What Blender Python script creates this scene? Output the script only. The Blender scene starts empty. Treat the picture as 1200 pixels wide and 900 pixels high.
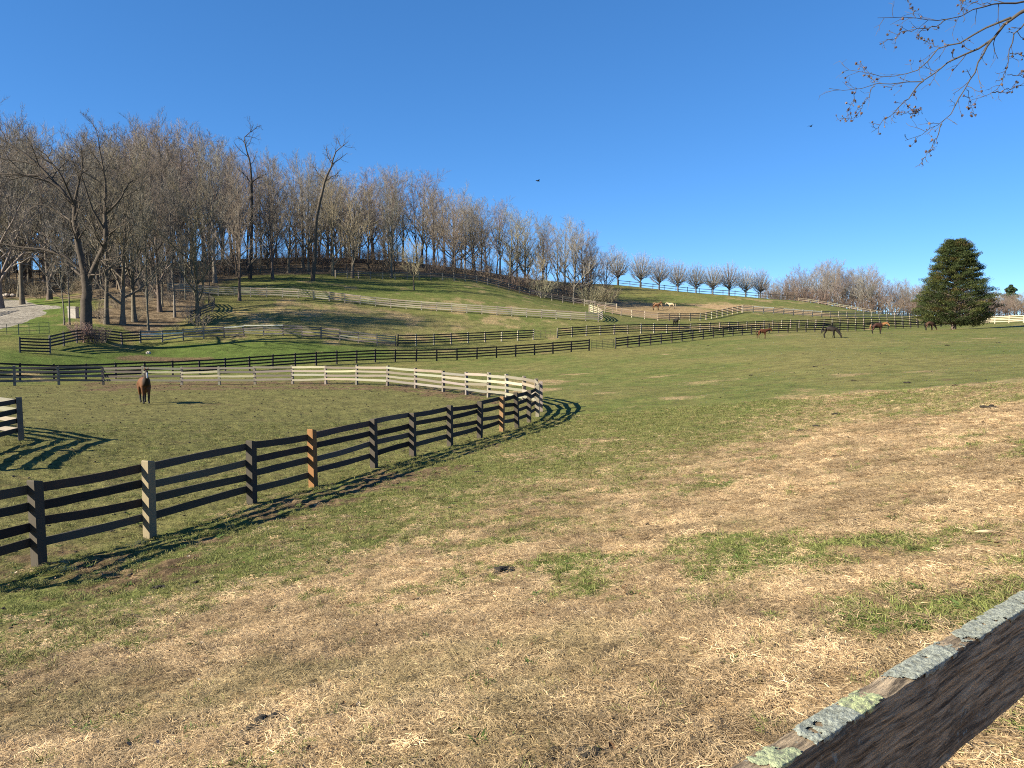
import bpy, math, random
import numpy as np
from mathutils import Vector, Matrix
random.seed(7)
RNG = np.random.default_rng(11)
scene = bpy.context.scene
COL = scene.collection

# ---------------------------------------------------------------- camera, sky, sun, exposure
F = 900.0; HY = 390.0; CAMZ = 4.0                  # focal length and horizon row in photo pixels (1200 wide), eye height
PITCH = math.atan((450 - HY) / F)
cam_d = bpy.data.cameras.new('camera'); cam = bpy.data.objects.new('camera', cam_d); COL.objects.link(cam)
cam_d.sensor_width = 36.0; cam_d.lens = 36.0 * F / 1200.0; cam_d.clip_start = 0.05; cam_d.clip_end = 9000
cam.location = (0, 0, CAMZ); cam.rotation_euler = (math.radians(90) - PITCH, 0, 0)
scene.camera = cam
SUN_EL = math.radians(28); SUN_AZ = math.radians(-113)     # azimuth from +Y towards +X
w = bpy.data.worlds.new('World'); scene.world = w; w.use_nodes = True
wn = w.node_tree.nodes; wl = w.node_tree.links
sky = wn.new('ShaderNodeTexSky'); sky.sky_type = 'NISHITA'; sky.sun_disc = False
sky.sun_elevation = SUN_EL; sky.sun_rotation = SUN_AZ
sky.altitude = 12000; sky.air_density = 2.5; sky.dust_density = 0.0; sky.ozone_density = 2.5
hsv = wn.new('ShaderNodeHueSaturation'); hsv.inputs['Saturation'].default_value = 1.47; hsv.inputs['Hue'].default_value = 0.507
gam = wn.new('ShaderNodeGamma'); gam.inputs[1].default_value = 0.7; wl.new(sky.outputs[0], gam.inputs[0]); wl.new(gam.outputs[0], hsv.inputs['Color']); wl.new(hsv.outputs[0], wn['Background'].inputs[0])
wn['Background'].inputs[1].default_value = 0.112
sl = bpy.data.lights.new('sun', 'SUN'); sun = bpy.data.objects.new('sun', sl); COL.objects.link(sun)
sl.energy = 4.8; sl.angle = math.radians(0.53); sl.color = (1.0, 0.935, 0.76)
sd = Vector((math.sin(SUN_AZ) * math.cos(SUN_EL), math.cos(SUN_AZ) * math.cos(SUN_EL), math.sin(SUN_EL)))
sun.rotation_euler = sd.to_track_quat('Z', 'Y').to_euler(); sun.location = sd * 60 + Vector((0, 60, 0))
vs = scene.view_settings; vs.view_transform = 'Standard'; vs.look = 'None'; vs.gamma = 1.0; vs.use_curve_mapping = False
vs.exposure = 1.55
cy = scene.cycles; cy.max_bounces = 5; cy.diffuse_bounces = 3; cy.glossy_bounces = 2; cy.transparent_max_bounces = 4
cy.use_denoising = False; cy.pixel_filter_type = 'BLACKMAN_HARRIS'; cy.filter_width = 1.05; cy.use_adaptive_sampling = False

# ---------------------------------------------------------------- terrain: heights through surveyed points
def ray(px, py):
    px = np.asarray(px, float); py = np.asarray(py, float)
    a = (px - 600) / F; b = -(py - 450) / F
    cp, sp = math.cos(PITCH), math.sin(PITCH)
    return np.stack([a, cp + b * sp, -sp + b * cp], -1)
def at(px, py, Y):
    r = ray(px, py); return np.array([r[0] / r[1] * Y, Y, CAMZ + r[2] / r[1] * Y])
def topx(p):
    x, y, z = p[0], p[1], p[2] - CAMZ
    cp, sp = math.cos(PITCH), math.sin(PITCH)
    d = y * cp - z * sp; u = y * sp + z * cp
    return 600 + F * x / d, 450 - F * u / d
CP = [(0,900,4.7),(300,900,4.0),(600,900,3.45),(900,900,3.0),(1200,900,2.75),(1200,700,4.6),(1200,600,7.4),(1200,540,11),(1200,480,19),(1200,430,40),(1200,400,75),(1200,378,146),
(900,700,6.2),(900,600,10.5),(900,520,20),(900,460,38),(900,420,66),(893,397,104),(972,396.5,94),(1028,391.5,104),(600,700,7.6),(600,600,13.5),(600,540,22),(634,482,38),(700,450,58),(690,411,98),(800,400,110),(1000,388,138),(1075,384,150),(1120,386,122),
(300,800,6.0),(0,790,7.3),(300,690,9.6),
(37,663,12.7),(170,631,14.5),(292,590,17.4),(365,572,19.6),(437,548,22.3),(483,535,24.5),(527,523,27),(562,514,29),(588,506,31),(620,497,34),
(167,474,44),(24,516,25.5),(68,451,58),(342,450,60),(457,452,56),(547,463,49),(572,467,45.5),(350,490,37),
(60,447,66),(260,437,76),(451,424,89),(120,414,82),(300,407,91),(275,395,97),(437,404,99),(466,406,100),(625,398,110),(800,390,122),(1000,381,150),
(132,405,89),(42,416,76),(100,388,88),(0,386,88),(50,370,100),(20,352,118),(205,342,118),(240,346,120),(345,349,122),(450,360,123),(550,367,124),(700,377,126),(350,374,107),(280,382,102),(550,385,114),
(370,328,140),(486,340,141),(430,326,152),(500,327,156),(560,331,160),(620,346,165),(680,357,168),(740,372,145),(775,376,143),(820,375.5,147),(868,366,162),(960,372,168),(772,364,168),(730,355,180),(800,357,185),
(722,334,215),(775,340,212),(815,344,210),(860,347,208),(905,351,207),(940,353,207),(1000,363,203),(1060,372,200),(700,346,195),(1040,371,245),(1180,370,260),
(0,345,125),(0,330,150),(100,314,185),(250,306,190),(400,303,196),(550,316,192),(640,334,190),(0,318,185)]
WP = [(-20,-20,-2.4),(20,-20,-1),(0,-60,-1.5),(0,0,-1.75),(-100,0,-3),(100,0,0),(100,60,1),(-100,60,-1),(-140,120,7),(200,150,4),(250,250,3),(-200,250,8),(-60,260,8),(0,350,0),(60,300,0),(150,350,0),(-150,350,2),(300,50,2),(-300,50,2),(0,-300,0),(0,600,-4),(400,500,-2),(-400,500,-2),(600,0,0),(-600,0,0),(0,-600,0),(5,8,-1.85)]
_C = np.array([at(*c) for c in CP] + [(a, b, c + CAMZ) for a, b, c in WP])
def _U(r2): return 0.5 * r2 * np.log(r2 + 1e-6)
_XC = _C[:, :2] / 50.0; _n = len(_C)
_P = np.c_[np.ones(_n), _XC]
_W = np.linalg.solve(np.block([[_U(((_XC[:, None] - _XC[None]) ** 2).sum(-1)) + 0.002 * np.eye(_n), _P], [_P.T, np.zeros((3, 3))]]), np.r_[_C[:, 2], 0, 0, 0])
def tz(x, y):
    x = np.asarray(x, float); y = np.asarray(y, float); sh = x.shape
    q = np.stack([x.ravel(), y.ravel()], -1) / 50.0
    out = np.empty(len(q))
    for i in range(0, len(q), 20000):
        s = q[i:i + 20000]; d = (s[:, :1] - _XC[:, 0]) ** 2 + (s[:, 1:] - _XC[:, 1]) ** 2
        out[i:i + 20000] = _U(d) @ _W[:-3] + _W[-3] + s @ _W[-2:]
    f = np.clip((np.hypot(x, y).ravel() - 330) / 250, 0, 1); f = f * f * (3 - 2 * f)
    return (out * (1 - f)).reshape(sh)
def gz(x, y): return float(tz(np.array([x]), np.array([y]))[0])
def hit(px, py, far=330):
    r = ray(px, py); r = r / r[1]
    Y = np.geomspace(1.2, far, 500); z = CAMZ + r[2] * Y - tz(r[0] * Y, Y)
    k = int(np.argmax(z < 0))
    if z[k] >= 0: raise ValueError('no ground at %s %s' % (px, py))
    t = z[k - 1] / (z[k - 1] - z[k]); y = Y[k - 1] + t * (Y[k] - Y[k - 1])
    return np.array([r[0] * y, y])
def gxy(px, Y): return np.array([(px - 600) / F * Y, Y]) * np.array([1.002, 1])
def _hash(ix, iy, s):
    h = (ix.astype(np.int64) * 374761393 + iy.astype(np.int64) * 668265263 + s * 974711) & 0xffffffff
    h = ((h ^ (h >> 13)) * 1274126177) & 0xffffffff
    return ((h ^ (h >> 16)) & 0xffff) / 65535.0
def vnoise(x, y, s=0):
    ix = np.floor(x); iy = np.floor(y); fx = x - ix; fy = y - iy
    fx = fx * fx * (3 - 2 * fx); fy = fy * fy * (3 - 2 * fy)
    a = _hash(ix, iy, s); b = _hash(ix + 1, iy, s); c = _hash(ix, iy + 1, s); d = _hash(ix + 1, iy + 1, s)
    return (a + (b - a) * fx) * (1 - fy) + (c + (d - c) * fx) * fy
def fbm(x, y, s=0, o=4):
    t = 0; a = 0.5
    for k in range(o):
        t = t + a * vnoise(x * 2 ** k, y * 2 ** k, s + k); a *= 0.5
    return t / (1 - 0.5 ** o)
def sstep(e0, e1, v):
    t = np.clip((v - e0) / (e1 - e0), 0, 1); return t * t * (3 - 2 * t)
def poly_sd(poly, x, y):                                # signed distance to polygon, positive inside
    d = np.full(x.shape, 1e9); ins = np.zeros(x.shape, bool); n = len(poly)
    for i in range(n):
        ax, ay = poly[i]; bx, by = poly[(i + 1) % n]
        ex, ey = bx - ax, by - ay; L = ex * ex + ey * ey + 1e-9
        t = np.clip(((x - ax) * ex + (y - ay) * ey) / L, 0, 1)
        d = np.minimum(d, np.hypot(x - ax - t * ex, y - ay - t * ey))
        c = ((ay > y) != (by > y)) & (x < (bx - ax) * (y - ay) / (by - ay + 1e-12) + ax)
        ins ^= c
    return np.where(ins, d, -d)
def Z(*pts): return [hit(*p) for p in pts]
PEN_NEAR = [(-110,10.6),(37,12.7),(170,14.5),(292,17.4),(365,19.6),(437,22.3),(483,24.5),(527,27),(562,29),(588,31),(606,32.6),(620,34.3),(630,36.2),(634,38)]
_bx = [17,68,120,230,342,400,457,515,547,572,596,618,630,634]; _bY = [57,58,59.5,60,60,58.5,56,52,49,46.5,44.5,42,40,38]
PEN_BACK = [(p, float(np.interp(p, _bx, _bY))) for p in (629,614,594,572.5,547,519.5,487,454,418,382,343,299,257,213,168,121,69,17)] + [(-38, 55.5)]
PEN = [gxy(*p) for p in PEN_NEAR + PEN_BACK]
ZONES = dict(
    straw=[np.array((-9.0, 3.0))] + Z((0,800),(150,752),(300,700),(450,640),(600,592),(750,548),(900,512),(1050,487),(1199,468)) + [np.array((26, 15)), np.array((26, -20)), np.array((-14, -20))],
    strawb=Z((560,600),(750,545),(900,500),(1080,470),(1199,452),(1199,560),(900,600)),
    pen=[p for p in PEN] + [np.array((-46, 50)), np.array((-16, 8))],
    pendirt=Z((90,458),(340,456),(460,458),(560,472),(600,476),(575,462),(545,458),(455,449),(340,446),(90,447)),
    nearmud=Z((0,650),(170,640),(420,560),(600,512),(560,545),(430,600),(330,640),(180,690),(0,760)),
    redpatch=Z((130,419),(160,415),(250,418),(262,423),(200,424),(140,423)),
    bank=Z((215,378),(270,360),(330,352),(420,360),(480,366),(560,372),(700,380),(620,384),(470,398),(400,400),(270,392)),
    bankdirt=Z((225,377),(260,362),(320,355),(420,362),(470,372),(440,382),(360,386),(270,384)),
    lush=Z((0,412),(60,420),(130,412),(220,402),(330,400),(470,410),(470,420),(250,434),(0,440)),
    lush2=Z((0,346),(60,344),(100,360),(130,380),(60,392),(0,396)),
    drive=Z((0,350),(30,352),(48,360),(52,368),(30,376),(0,386)) + [np.array((-75, 86)), np.array((-85, 112))],
    drive2=Z((45,357),(72,359),(72,362),(45,363)),
    hillpen=Z((700,353),(735,352),(800,358),(850,364),(820,373),(775,374),(735,370),(712,366)),
    dryridge=Z((800,356),(880,358),(960,366),(1000,372),(900,366),(850,365)),
    hillgreen=Z((310,335),(360,326),(430,330),(500,332),(540,345),(420,350),(330,345)),
    lightband=Z((700,386),(800,381),(900,378),(1000,377),(880,383),(780,388)),
)
WOOD = [np.array(p, float) for p in ((-130, 118), (-90, 119), (-68, 122), (-56, 100), (-46, 97), (-42, 108), (-47, 124), (-50, 140), (-40, 150), (-28, 158), (-9, 163), (3, 168), (16, 172), (24, 178), (26, 188), (10, 205), (-60, 215), (-150, 210), (-170, 150))]
def zone(name, x, y, soft, wob=0.0, ws=1.0, widen=0.0):
    poly = ZONES[name] if isinstance(name, str) else name
    pa = np.array(poly); m = (4 * soft + wob + 1) * (5 if widen else 1)
    out = np.zeros(x.shape)
    k = (x > pa[:, 0].min() - m) & (x < pa[:, 0].max() + m) & (y > pa[:, 1].min() - m) & (y < pa[:, 1].max() + m)
    if not k.any(): return out
    d = poly_sd(poly, x[k], y[k])
    if widen: d = d / (0.8 + np.hypot(x[k], y[k]) / widen)
    if wob: d = d + (fbm(x[k] * ws, y[k] * ws, 31, 3) - 0.5) * 2 * wob
    out[k] = sstep(-soft, soft, d); return out
def ground_zones(x, y):
    n1 = fbm(x * 0.35, y * 0.35, 3, 4); n2 = fbm(x * 1.3, y * 1.3, 9, 4); n3 = fbm(x * 0.06, y * 0.06, 21, 4)
    s = np.maximum(zone('straw', x, y, 1.2, 0.9, 0.5, 13.0), 0.7 * zone('strawb', x, y, 2.5, 1.3, 0.3, 13.0)); gp = sstep(.50, .68, n1 * .42 + n2 * .33 + fbm(x * 5, y * 5, 77, 3) * .25)
    straw = np.clip(s * (1.0 - 0.85 * gp) + (1 - s) * 0.55 * sstep(0.52, 0.72, n1 * 0.5 + n3 * 0.5), 0, 1)
    straw = np.maximum(straw, 0.75 * zone('dryridge', x, y, 2.5, 2, .2)); straw = np.maximum(straw, 0.55 * zone('lightband', x, y, 2.5, 2, .2))
    straw = np.maximum(straw, 0.30 * zone('bank', x, y, 3, 3, .15)); straw = np.maximum(straw, 0.6 * zone('hillpen', x, y, 3, 3, .2))
    pen = zone('pen', x, y, 0.5, 0.5, 0.8)
    straw = straw * (1 - 0.8 * pen)
    dirt = 0.9 * zone('pendirt', x, y, 1.2, 1.2, .5) * (0.4 + 0.6 * sstep(.35, .6, n2))
    dirt = np.maximum(dirt, zone('nearmud', x, y, 1.2, 1.0, .6) * sstep(0.34, 0.58, n2 * .6 + n1 * .4) * 0.95)
    dirt = np.maximum(dirt, pen * (0.10 + 0.30 * sstep(.45, .7, n2)))
    dirt = np.maximum(dirt, 0.8 * zone('redpatch', x, y, .9, .8, .4))
    dirt = np.maximum(dirt, zone('bankdirt', x, y, 2.5, 3, .15) * (0.05 + 0.30 * sstep(.4, .6, n1)))
    dirt = np.maximum(dirt, 0.45 * zone('hillpen', x, y, 3, 3, .2))
    dirt = np.maximum(dirt, s * 0.40 * sstep(0.62, 0.76, fbm(x * 0.9 + 40, y * 0.9, 15, 4)))
    dirt = np.maximum(dirt, 0.5 * sstep(0.68, 0.78, fbm(x * 0.5 + 9, y * 0.5, 55, 4)))
    lush = np.maximum(zone('lush', x, y, 2, 2, .2), zone('lush2', x, y, 3, 2, .2)); lush = np.maximum(lush, 0.7 * zone('hillgreen', x, y, 4, 4, .12))
    lush = np.maximum(lush, (1 - s) * 0.5 * sstep(.50, .68, n3 * .6 + n1 * .4)) * (1 - pen)
    lush = np.maximum(lush, 0.45 * s * gp)
    grav = np.maximum(zone('drive', x, y, 0.7, .6, .4), zone('drive2', x, y, .4, .3, .4))
    wood = zone(WOOD, x, y, 4.0, 5.0, .12)
    return straw, dirt, lush, grav, wood, pen

# ---------------------------------------------------------------- mesh and object helpers
def np_mesh(name, V, Q=None, T=None, smooth=False, mat_idx=None):
    me = bpy.data.meshes.new(name); V = np.ascontiguousarray(V, np.float32)
    me.vertices.add(len(V)); me.vertices.foreach_set('co', V.ravel())
    idx = []; tot = []
    if Q is not None and len(Q): idx.append(np.asarray(Q, np.int32).ravel()); tot.append(np.full(len(Q), 4, np.int32))
    if T is not None and len(T): idx.append(np.asarray(T, np.int32).ravel()); tot.append(np.full(len(T), 3, np.int32))
    if idx:
        idx = np.concatenate(idx); tot = np.concatenate(tot); st = np.r_[0, np.cumsum(tot)[:-1]].astype(np.int32)
        me.loops.add(len(idx)); me.loops.foreach_set('vertex_index', idx)
        me.polygons.add(len(tot)); me.polygons.foreach_set('loop_start', st); me.polygons.foreach_set('loop_total', tot)
        me.polygons.foreach_set('use_smooth', np.full(len(tot), bool(smooth)))
    me.update(calc_edges=True); return me
def add_obj(name, me, mat=None, parent=None, color=None):
    o = bpy.data.objects.new(name, me); COL.objects.link(o)
    if mat is not None and me is not None and not me.materials: me.materials.append(mat)
    if parent is not None: o.parent = parent
    if color is not None: o.color = (*color, 1)
    return o
def tag(o, label, cat, group=None):
    o['label'] = label; o['category'] = cat
    if group: o['group'] = group
    return o
def thing(name, label, cat, loc=(0, 0, 0), rz=0.0, group=None):
    o = bpy.data.objects.new(name, None); COL.objects.link(o); o.empty_display_size = 0.2
    o.location = loc; o.rotation_euler = (0, 0, rz); return tag(o, label, cat, group)
def jit(c, a):
    f = 1 + random.uniform(-a, a); return tuple(max(0.0, v * f * (1 + random.uniform(-a, a) * .25)) for v in c)
def tubes(P, R, s=5, cap=False):
    """rings along many polylines at once: P (n,k,3), R (n,k) -> verts, quads"""
    n, k, _ = P.shape
    Tn = np.gradient(P, axis=1) if k > 2 else np.repeat(P[:, 1:] - P[:, :1], 2, 1)
    Tn = Tn / (np.linalg.norm(Tn, axis=2, keepdims=True) + 1e-9)
    mean = np.abs(P[:, -1] - P[:, 0]); mean = mean / (np.linalg.norm(mean, axis=1, keepdims=True) + 1e-9)
    ref = np.where(mean[:, 2:3] > 0.8, np.array([[1., 0.13, 0]]), np.array([[0, 0.1, 1.]]))[:, None]
    u = np.cross(Tn, ref); u /= np.linalg.norm(u, axis=2, keepdims=True) + 1e-9
    v = np.cross(Tn, u)
    a = np.arange(s) * 2 * math.pi / s
    V = P[:, :, None] + R[:, :, None, None] * (np.cos(a)[None, None, :, None] * u[:, :, None] + np.sin(a)[None, None, :, None] * v[:, :, None])
    base = (np.arange(n) * k * s)[:, None, None] + (np.arange(k - 1) * s)[None, :, None]
    j = np.arange(s)[None, None]; j2 = (j + 1) % s
    Q = np.stack([base + j, base + j2, base + s + j2, base + s + j], -1).reshape(-1, 4)
    return V.reshape(-1, 3), Q
def ribbons(P, R, rng):
    n, k, _ = P.shape
    t = P[:, -1] - P[:, 0]; r = rng.normal(size=(n, 3)); u = np.cross(t, r); u /= np.linalg.norm(u, axis=1, keepdims=True) + 1e-9
    V = np.stack([P - R[:, :, None] * u[:, None], P + R[:, :, None] * u[:, None]], 2).reshape(-1, 3)
    b = (np.arange(n) * k * 2)[:, None] + (np.arange(k - 1) * 2)[None]
    Q = np.stack([b, b + 1, b + 3, b + 2], -1).reshape(-1, 4); return V, Q
def merge(parts):
    V = []; Q = []; o = 0
    for v, q in parts:
        V.append(v); Q.append(q + o); o += len(v)
    return np.concatenate(V), np.concatenate(Q)
def box(V, Q, c, s, M=None):                        # append a box to lists
    o = len(V); cx, cy_, cz = c; sx, sy, sz = [d / 2 for d in s]
    for dx, dy, dz in ((-1,-1,-1),(1,-1,-1),(1,1,-1),(-1,1,-1),(-1,-1,1),(1,-1,1),(1,1,1),(-1,1,1)):
        p = Vector((cx + dx * sx, cy_ + dy * sy, cz + dz * sz)); V.append(tuple(M @ p if M else p))
    for f in ((0,3,2,1),(4,5,6,7),(0,1,5,4),(1,2,6,5),(2,3,7,6),(3,0,4,7)): Q.append([i + o for i in f])

# ---------------------------------------------------------------- materials
class N:
    def __init__(s, name):
        s.m = bpy.data.materials.new(name); s.m.use_nodes = True; s.t = s.m.node_tree; s.b = s.t.nodes['Principled BSDF']
        s.b.inputs['Specular IOR Level'].default_value = 0.25; s.b.inputs['Roughness'].default_value = 0.9
    def n(s, typ, **kw):
        x = s.t.nodes.new('ShaderNode' + typ)
        for k, v in kw.items(): setattr(x, k, v)
        return x
    def l(s, a, b): s.t.links.new(a, b)
    def noise(s, vec, scale, detail=4, rough=0.55, dist=0.0):
        x = s.n('TexNoise'); x.inputs['Scale'].default_value = scale; x.inputs['Detail'].default_value = detail; x.inputs['Roughness'].default_value = rough; x.inputs['Distortion'].default_value = dist
        if vec is not None: s.l(vec, x.inputs['Vector'])
        return x.outputs[0]
    def ramp(s, f, lo, hi, a=0.0, b=1.0):
        x = s.n('MapRange', interpolation_type='SMOOTHSTEP'); s.l(f, x.inputs[0])
        for i, v in ((1, lo), (2, hi), (3, a), (4, b)): x.inputs[i].default_value = v
        return x.outputs[0]
    def mix(s, f, a, b, mode='MIX'):
        x = s.n('Mix', data_type='RGBA', blend_type=mode)
        for i, v in ((0, f), (6, a), (7, b)):
            if isinstance(v, (int, float)): x.inputs[i].default_value = v
            elif isinstance(v, tuple): x.inputs[i].default_value = (*v, 1)
            else: s.l(v, x.inputs[i])
        return x.outputs[2]
    def math(s, op, a, b=None, c=None):
        x = s.n('Math', operation=op)
        for i, v in enumerate((a, b, c)):
            if v is None: continue
            if isinstance(v, (int, float)): x.inputs[i].default_value = v
            else: s.l(v, x.inputs[i])
        return x.outputs[0]
    def map(s, vec, scale):
        x = s.n('Mapping'); x.inputs['Scale'].default_value = scale; s.l(vec, x.inputs[0]); return x.outputs[0]
    def bump(s, h, strength, dist):
        x = s.n('Bump'); x.inputs['Strength'].default_value = strength; x.inputs['Distance'].default_value = dist; s.l(h, x.inputs['Height']); s.l(x.outputs[0], s.b.inputs['Normal']); return x
    def col(s, c):
        if isinstance(c, tuple): s.b.inputs['Base Color'].default_value = (*c, 1)
        else: s.l(c, s.b.inputs['Base Color'])
        return s.m

def mat_ground():
    k = N('pasture'); g = k.n('NewGeometry'); pos = g.outputs['Position']
    A = k.n('Attribute', attribute_name='zoneA'); B = k.n('Attribute', attribute_name='zoneB')
    sa = k.n('SeparateColor'); k.l(A.outputs['Color'], sa.inputs[0]); sb = k.n('SeparateColor'); k.l(B.outputs['Color'], sb.inputs[0])
    straw, dirt, lush = sa.outputs; grav, wood, pen = sb.outputs
    fine = k.noise(pos, 38, 5, 0.65); mid = k.noise(pos, 5.5, 5, 0.6); big = k.noise(pos, 0.5, 4, 0.6); vbig = k.noise(pos, 0.06, 3, 0.5)
    grass = k.mix(k.ramp(big, .38, .62), (0.168, 0.165, 0.053), (0.126, 0.150, 0.040))
    grass = k.mix(k.ramp(vbig, .4, .62, 0, .6), grass, (0.22, 0.185, 0.072))
    grass = k.mix(lush, grass, (0.098, 0.138, 0.030))
    grass = k.mix(k.ramp(mid, .52, .72, 0, .6), grass, (0.21, 0.165, 0.075))
    grass = k.mix(k.ramp(k.noise(pos, 2.2, 5, .7), .60, .76, 0, .75), grass, (0.085, 0.066, 0.035))
    strawc = k.mix(k.ramp(fine, .35, .68), (0.29, 0.19, 0.105), (0.56, 0.40, 0.225))
    strawc = k.mix(k.ramp(k.noise(pos, 1.7, 5, .65), .50, .74, 0, .5), strawc, (0.21, 0.165, 0.075))
    strawc = k.mix(k.ramp(k.noise(pos, .8, 4, .6), .52, .72, 0, .5), strawc, (0.50, 0.37, 0.22))
    strawc = k.mix(k.ramp(big, .40, .66, 0, .7), strawc, (0.38, 0.25, 0.130))
    sf = k.math('ADD', straw, k.math('MULTIPLY', k.math('SUBTRACT', mid, 0.5), 1.1))
    c = k.mix(k.ramp(sf, .15, .75), grass, strawc)
    dirtc = k.mix(k.ramp(mid, .35, .7), (0.105, 0.070, 0.040), (0.24, 0.165, 0.095))
    penc = k.mix(k.ramp(mid, .35, .62), (0.115, 0.100, 0.042), (0.180, 0.168, 0.062))
    c = k.mix(k.math('MULTIPLY', pen, 0.75), c, penc)
    df = k.math('ADD', dirt, k.math('MULTIPLY', k.math('SUBTRACT', k.noise(pos, 3.1, 5, .7), 0.5), 1.2))
    c = k.mix(k.ramp(df, .3, .85), c, dirtc)
    litter = k.mix(k.ramp(k.noise(pos, 1.3, 4), .38, .64), (0.125, 0.090, 0.058), (0.235, 0.175, 0.115))
    wf = k.math('ADD', wood, k.math('MULTIPLY', k.math('SUBTRACT', big, 0.5), 1.0))
    c = k.mix(k.ramp(wf, .3, .7), c, litter)
    gravel = k.mix(k.ramp(k.noise(pos, 3, 5, .7), .35, .65), (0.20, 0.175, 0.15), (0.36, 0.325, 0.285))
    c = k.mix(k.ramp(grav, .35, .65), c, gravel)
    c = k.mix(k.ramp(fine, .30, .62, .75, 0), c, k.mix(1.0, c, (0.32, 0.30, 0.26), 'MULTIPLY'))
    frac = k.noise(pos, 0.9, 14, .80); c = k.mix(1.0, c, k.mix(k.ramp(frac, .36, .64), (0.70, 0.69, 0.66), (1.24, 1.23, 1.20)), 'MULTIPLY')
    h = k.math('ADD', k.math('MULTIPLY', fine, 0.35), k.math('ADD', mid, k.math('MULTIPLY', k.noise(pos, 14, 4, .7), .7)))
    k.bump(k.math('ADD', h, k.math('MULTIPLY', frac, 1.6)), 0.7, 0.10); k.b.inputs['Specular IOR Level'].default_value = 0.08
    return k.col(c)
def mat_wood(name='weathered_wood', bumpy=0.4):
    k = N(name); oi = k.n('ObjectInfo'); tc = k.n('TexCoord')
    v = k.n('VectorMath', operation='ADD'); k.l(tc.outputs['Object'], v.inputs[0])
    r = k.n('CombineXYZ'); k.l(k.math('MULTIPLY', oi.outputs['Random'], 37.0), r.inputs[0]); k.l(k.math('MULTIPLY', oi.outputs['Random'], 11.0), r.inputs[1]); k.l(r.outputs[0], v.inputs[1])
    gr = k.noise(k.map(v.outputs[0], (2.2, 26, 26)), 1.6, 5, .65); bl = k.noise(k.map(v.outputs[0], (3, 5, 5)), 1.4, 4, .6)
    c = k.mix(k.ramp(gr, .32, .68, .0, .55), oi.outputs['Color'], k.mix(1.0, oi.outputs['Color'], (0.42, 0.40, 0.38), 'MULTIPLY'))
    c = k.mix(k.ramp(bl, .5, .75, 0, .4), c, k.mix(1.0, c, (1.5, 1.5, 1.5), 'MULTIPLY'))
    k.bump(gr, bumpy, 0.01); return k.col(c)
def mat_postwood():
    k = N('post_wood'); oi = k.n('ObjectInfo'); tc = k.n('TexCoord')
    v = k.n('VectorMath', operation='ADD'); k.l(tc.outputs['Object'], v.inputs[0]); r = k.n('CombineXYZ')
    k.l(k.math('MULTIPLY', oi.outputs['Random'], 31.0), r.inputs[0]); k.l(r.outputs[0], v.inputs[1])
    gr = k.noise(k.map(v.outputs[0], (24, 24, 2)), 1.5, 5, .65)
    c = k.mix(k.ramp(gr, .35, .68, 0, .55), oi.outputs['Color'], k.mix(1.0, oi.outputs['Color'], (0.45, 0.42, 0.40), 'MULTIPLY'))
    k.bump(gr, .4, .01); return k.col(c)
def mat_tint(name, var=0.35, scale=6.0, rough=0.9, bump=0.0):
    k = N(name); oi = k.n('ObjectInfo'); tc = k.n('TexCoord')
    nz = k.noise(tc.outputs['Object'], scale, 4, .6)
    c = k.mix(k.ramp(nz, .3, .7, var, 0), oi.outputs['Color'], k.mix(1.0, oi.outputs['Color'], (0.40, 0.38, 0.36), 'MULTIPLY'))
    k.b.inputs['Roughness'].default_value = rough
    if bump: k.bump(nz, bump, 0.05)
    return k.col(c)
def mat_plain(name, c, rough=0.8, var=0.3, scale=20, bump=0.0):
    k = N(name); tc = k.n('TexCoord'); nz = k.noise(tc.outputs['Object'], scale, 4, .6)
    k.b.inputs['Roughness'].default_value = rough
    if bump: k.bump(nz, bump, 0.02)
    return k.col(k.mix(k.ramp(nz, .3, .7, var, 0), c, tuple(v * .4 for v in c)))
def mat_vcol(name, rough=0.7, fac=0.25, scale=9):
    k = N(name); a = k.n('Attribute', attribute_name='tone'); tc = k.n('TexCoord'); nz = k.noise(tc.outputs['Object'], scale, 4, .6)
    k.b.inputs['Roughness'].default_value = rough
    return k.col(k.mix(k.ramp(nz, .35, .7, fac, 0), a.outputs['Color'], k.mix(1.0, a.outputs['Color'], (0.5, 0.48, 0.45), 'MULTIPLY')))
def mat_blade(name):
    k = N(name); a = k.n('Attribute', attribute_name='tint'); a.attribute_type = 'INSTANCER'; b = k.n('Attribute', attribute_name='shade')
    c = k.mix(1.0, a.outputs['Color'], b.outputs['Color'], 'MULTIPLY')
    k.b.inputs['Roughness'].default_value = 0.75; k.b.inputs['Specular IOR Level'].default_value = 0.15
    return k.col(c)
M_GROUND = mat_ground(); M_WOOD = mat_wood(); M_POST = mat_postwood()
M_BARK = mat_tint('bark', .5, 3.0, .95, .6); M_TWIG = mat_tint('twigs', .35, 1.2, .95)
M_METAL = mat_tint('painted_tube', .2, 8, .5)
M_STONE = mat_plain('pale_stone', (0.55, 0.47, 0.40), .9, .5, 4, .5)
M_DUNG = mat_plain('dung', (0.030, 0.024, 0.018), .9, .6, 30, .5)
M_COAT = mat_vcol('horse_coat', .7, .25, 7); M_HAIR = mat_tint('horse_hair', .4, 9, .6)
M_BLADE = mat_blade('grass_blades')

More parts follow.
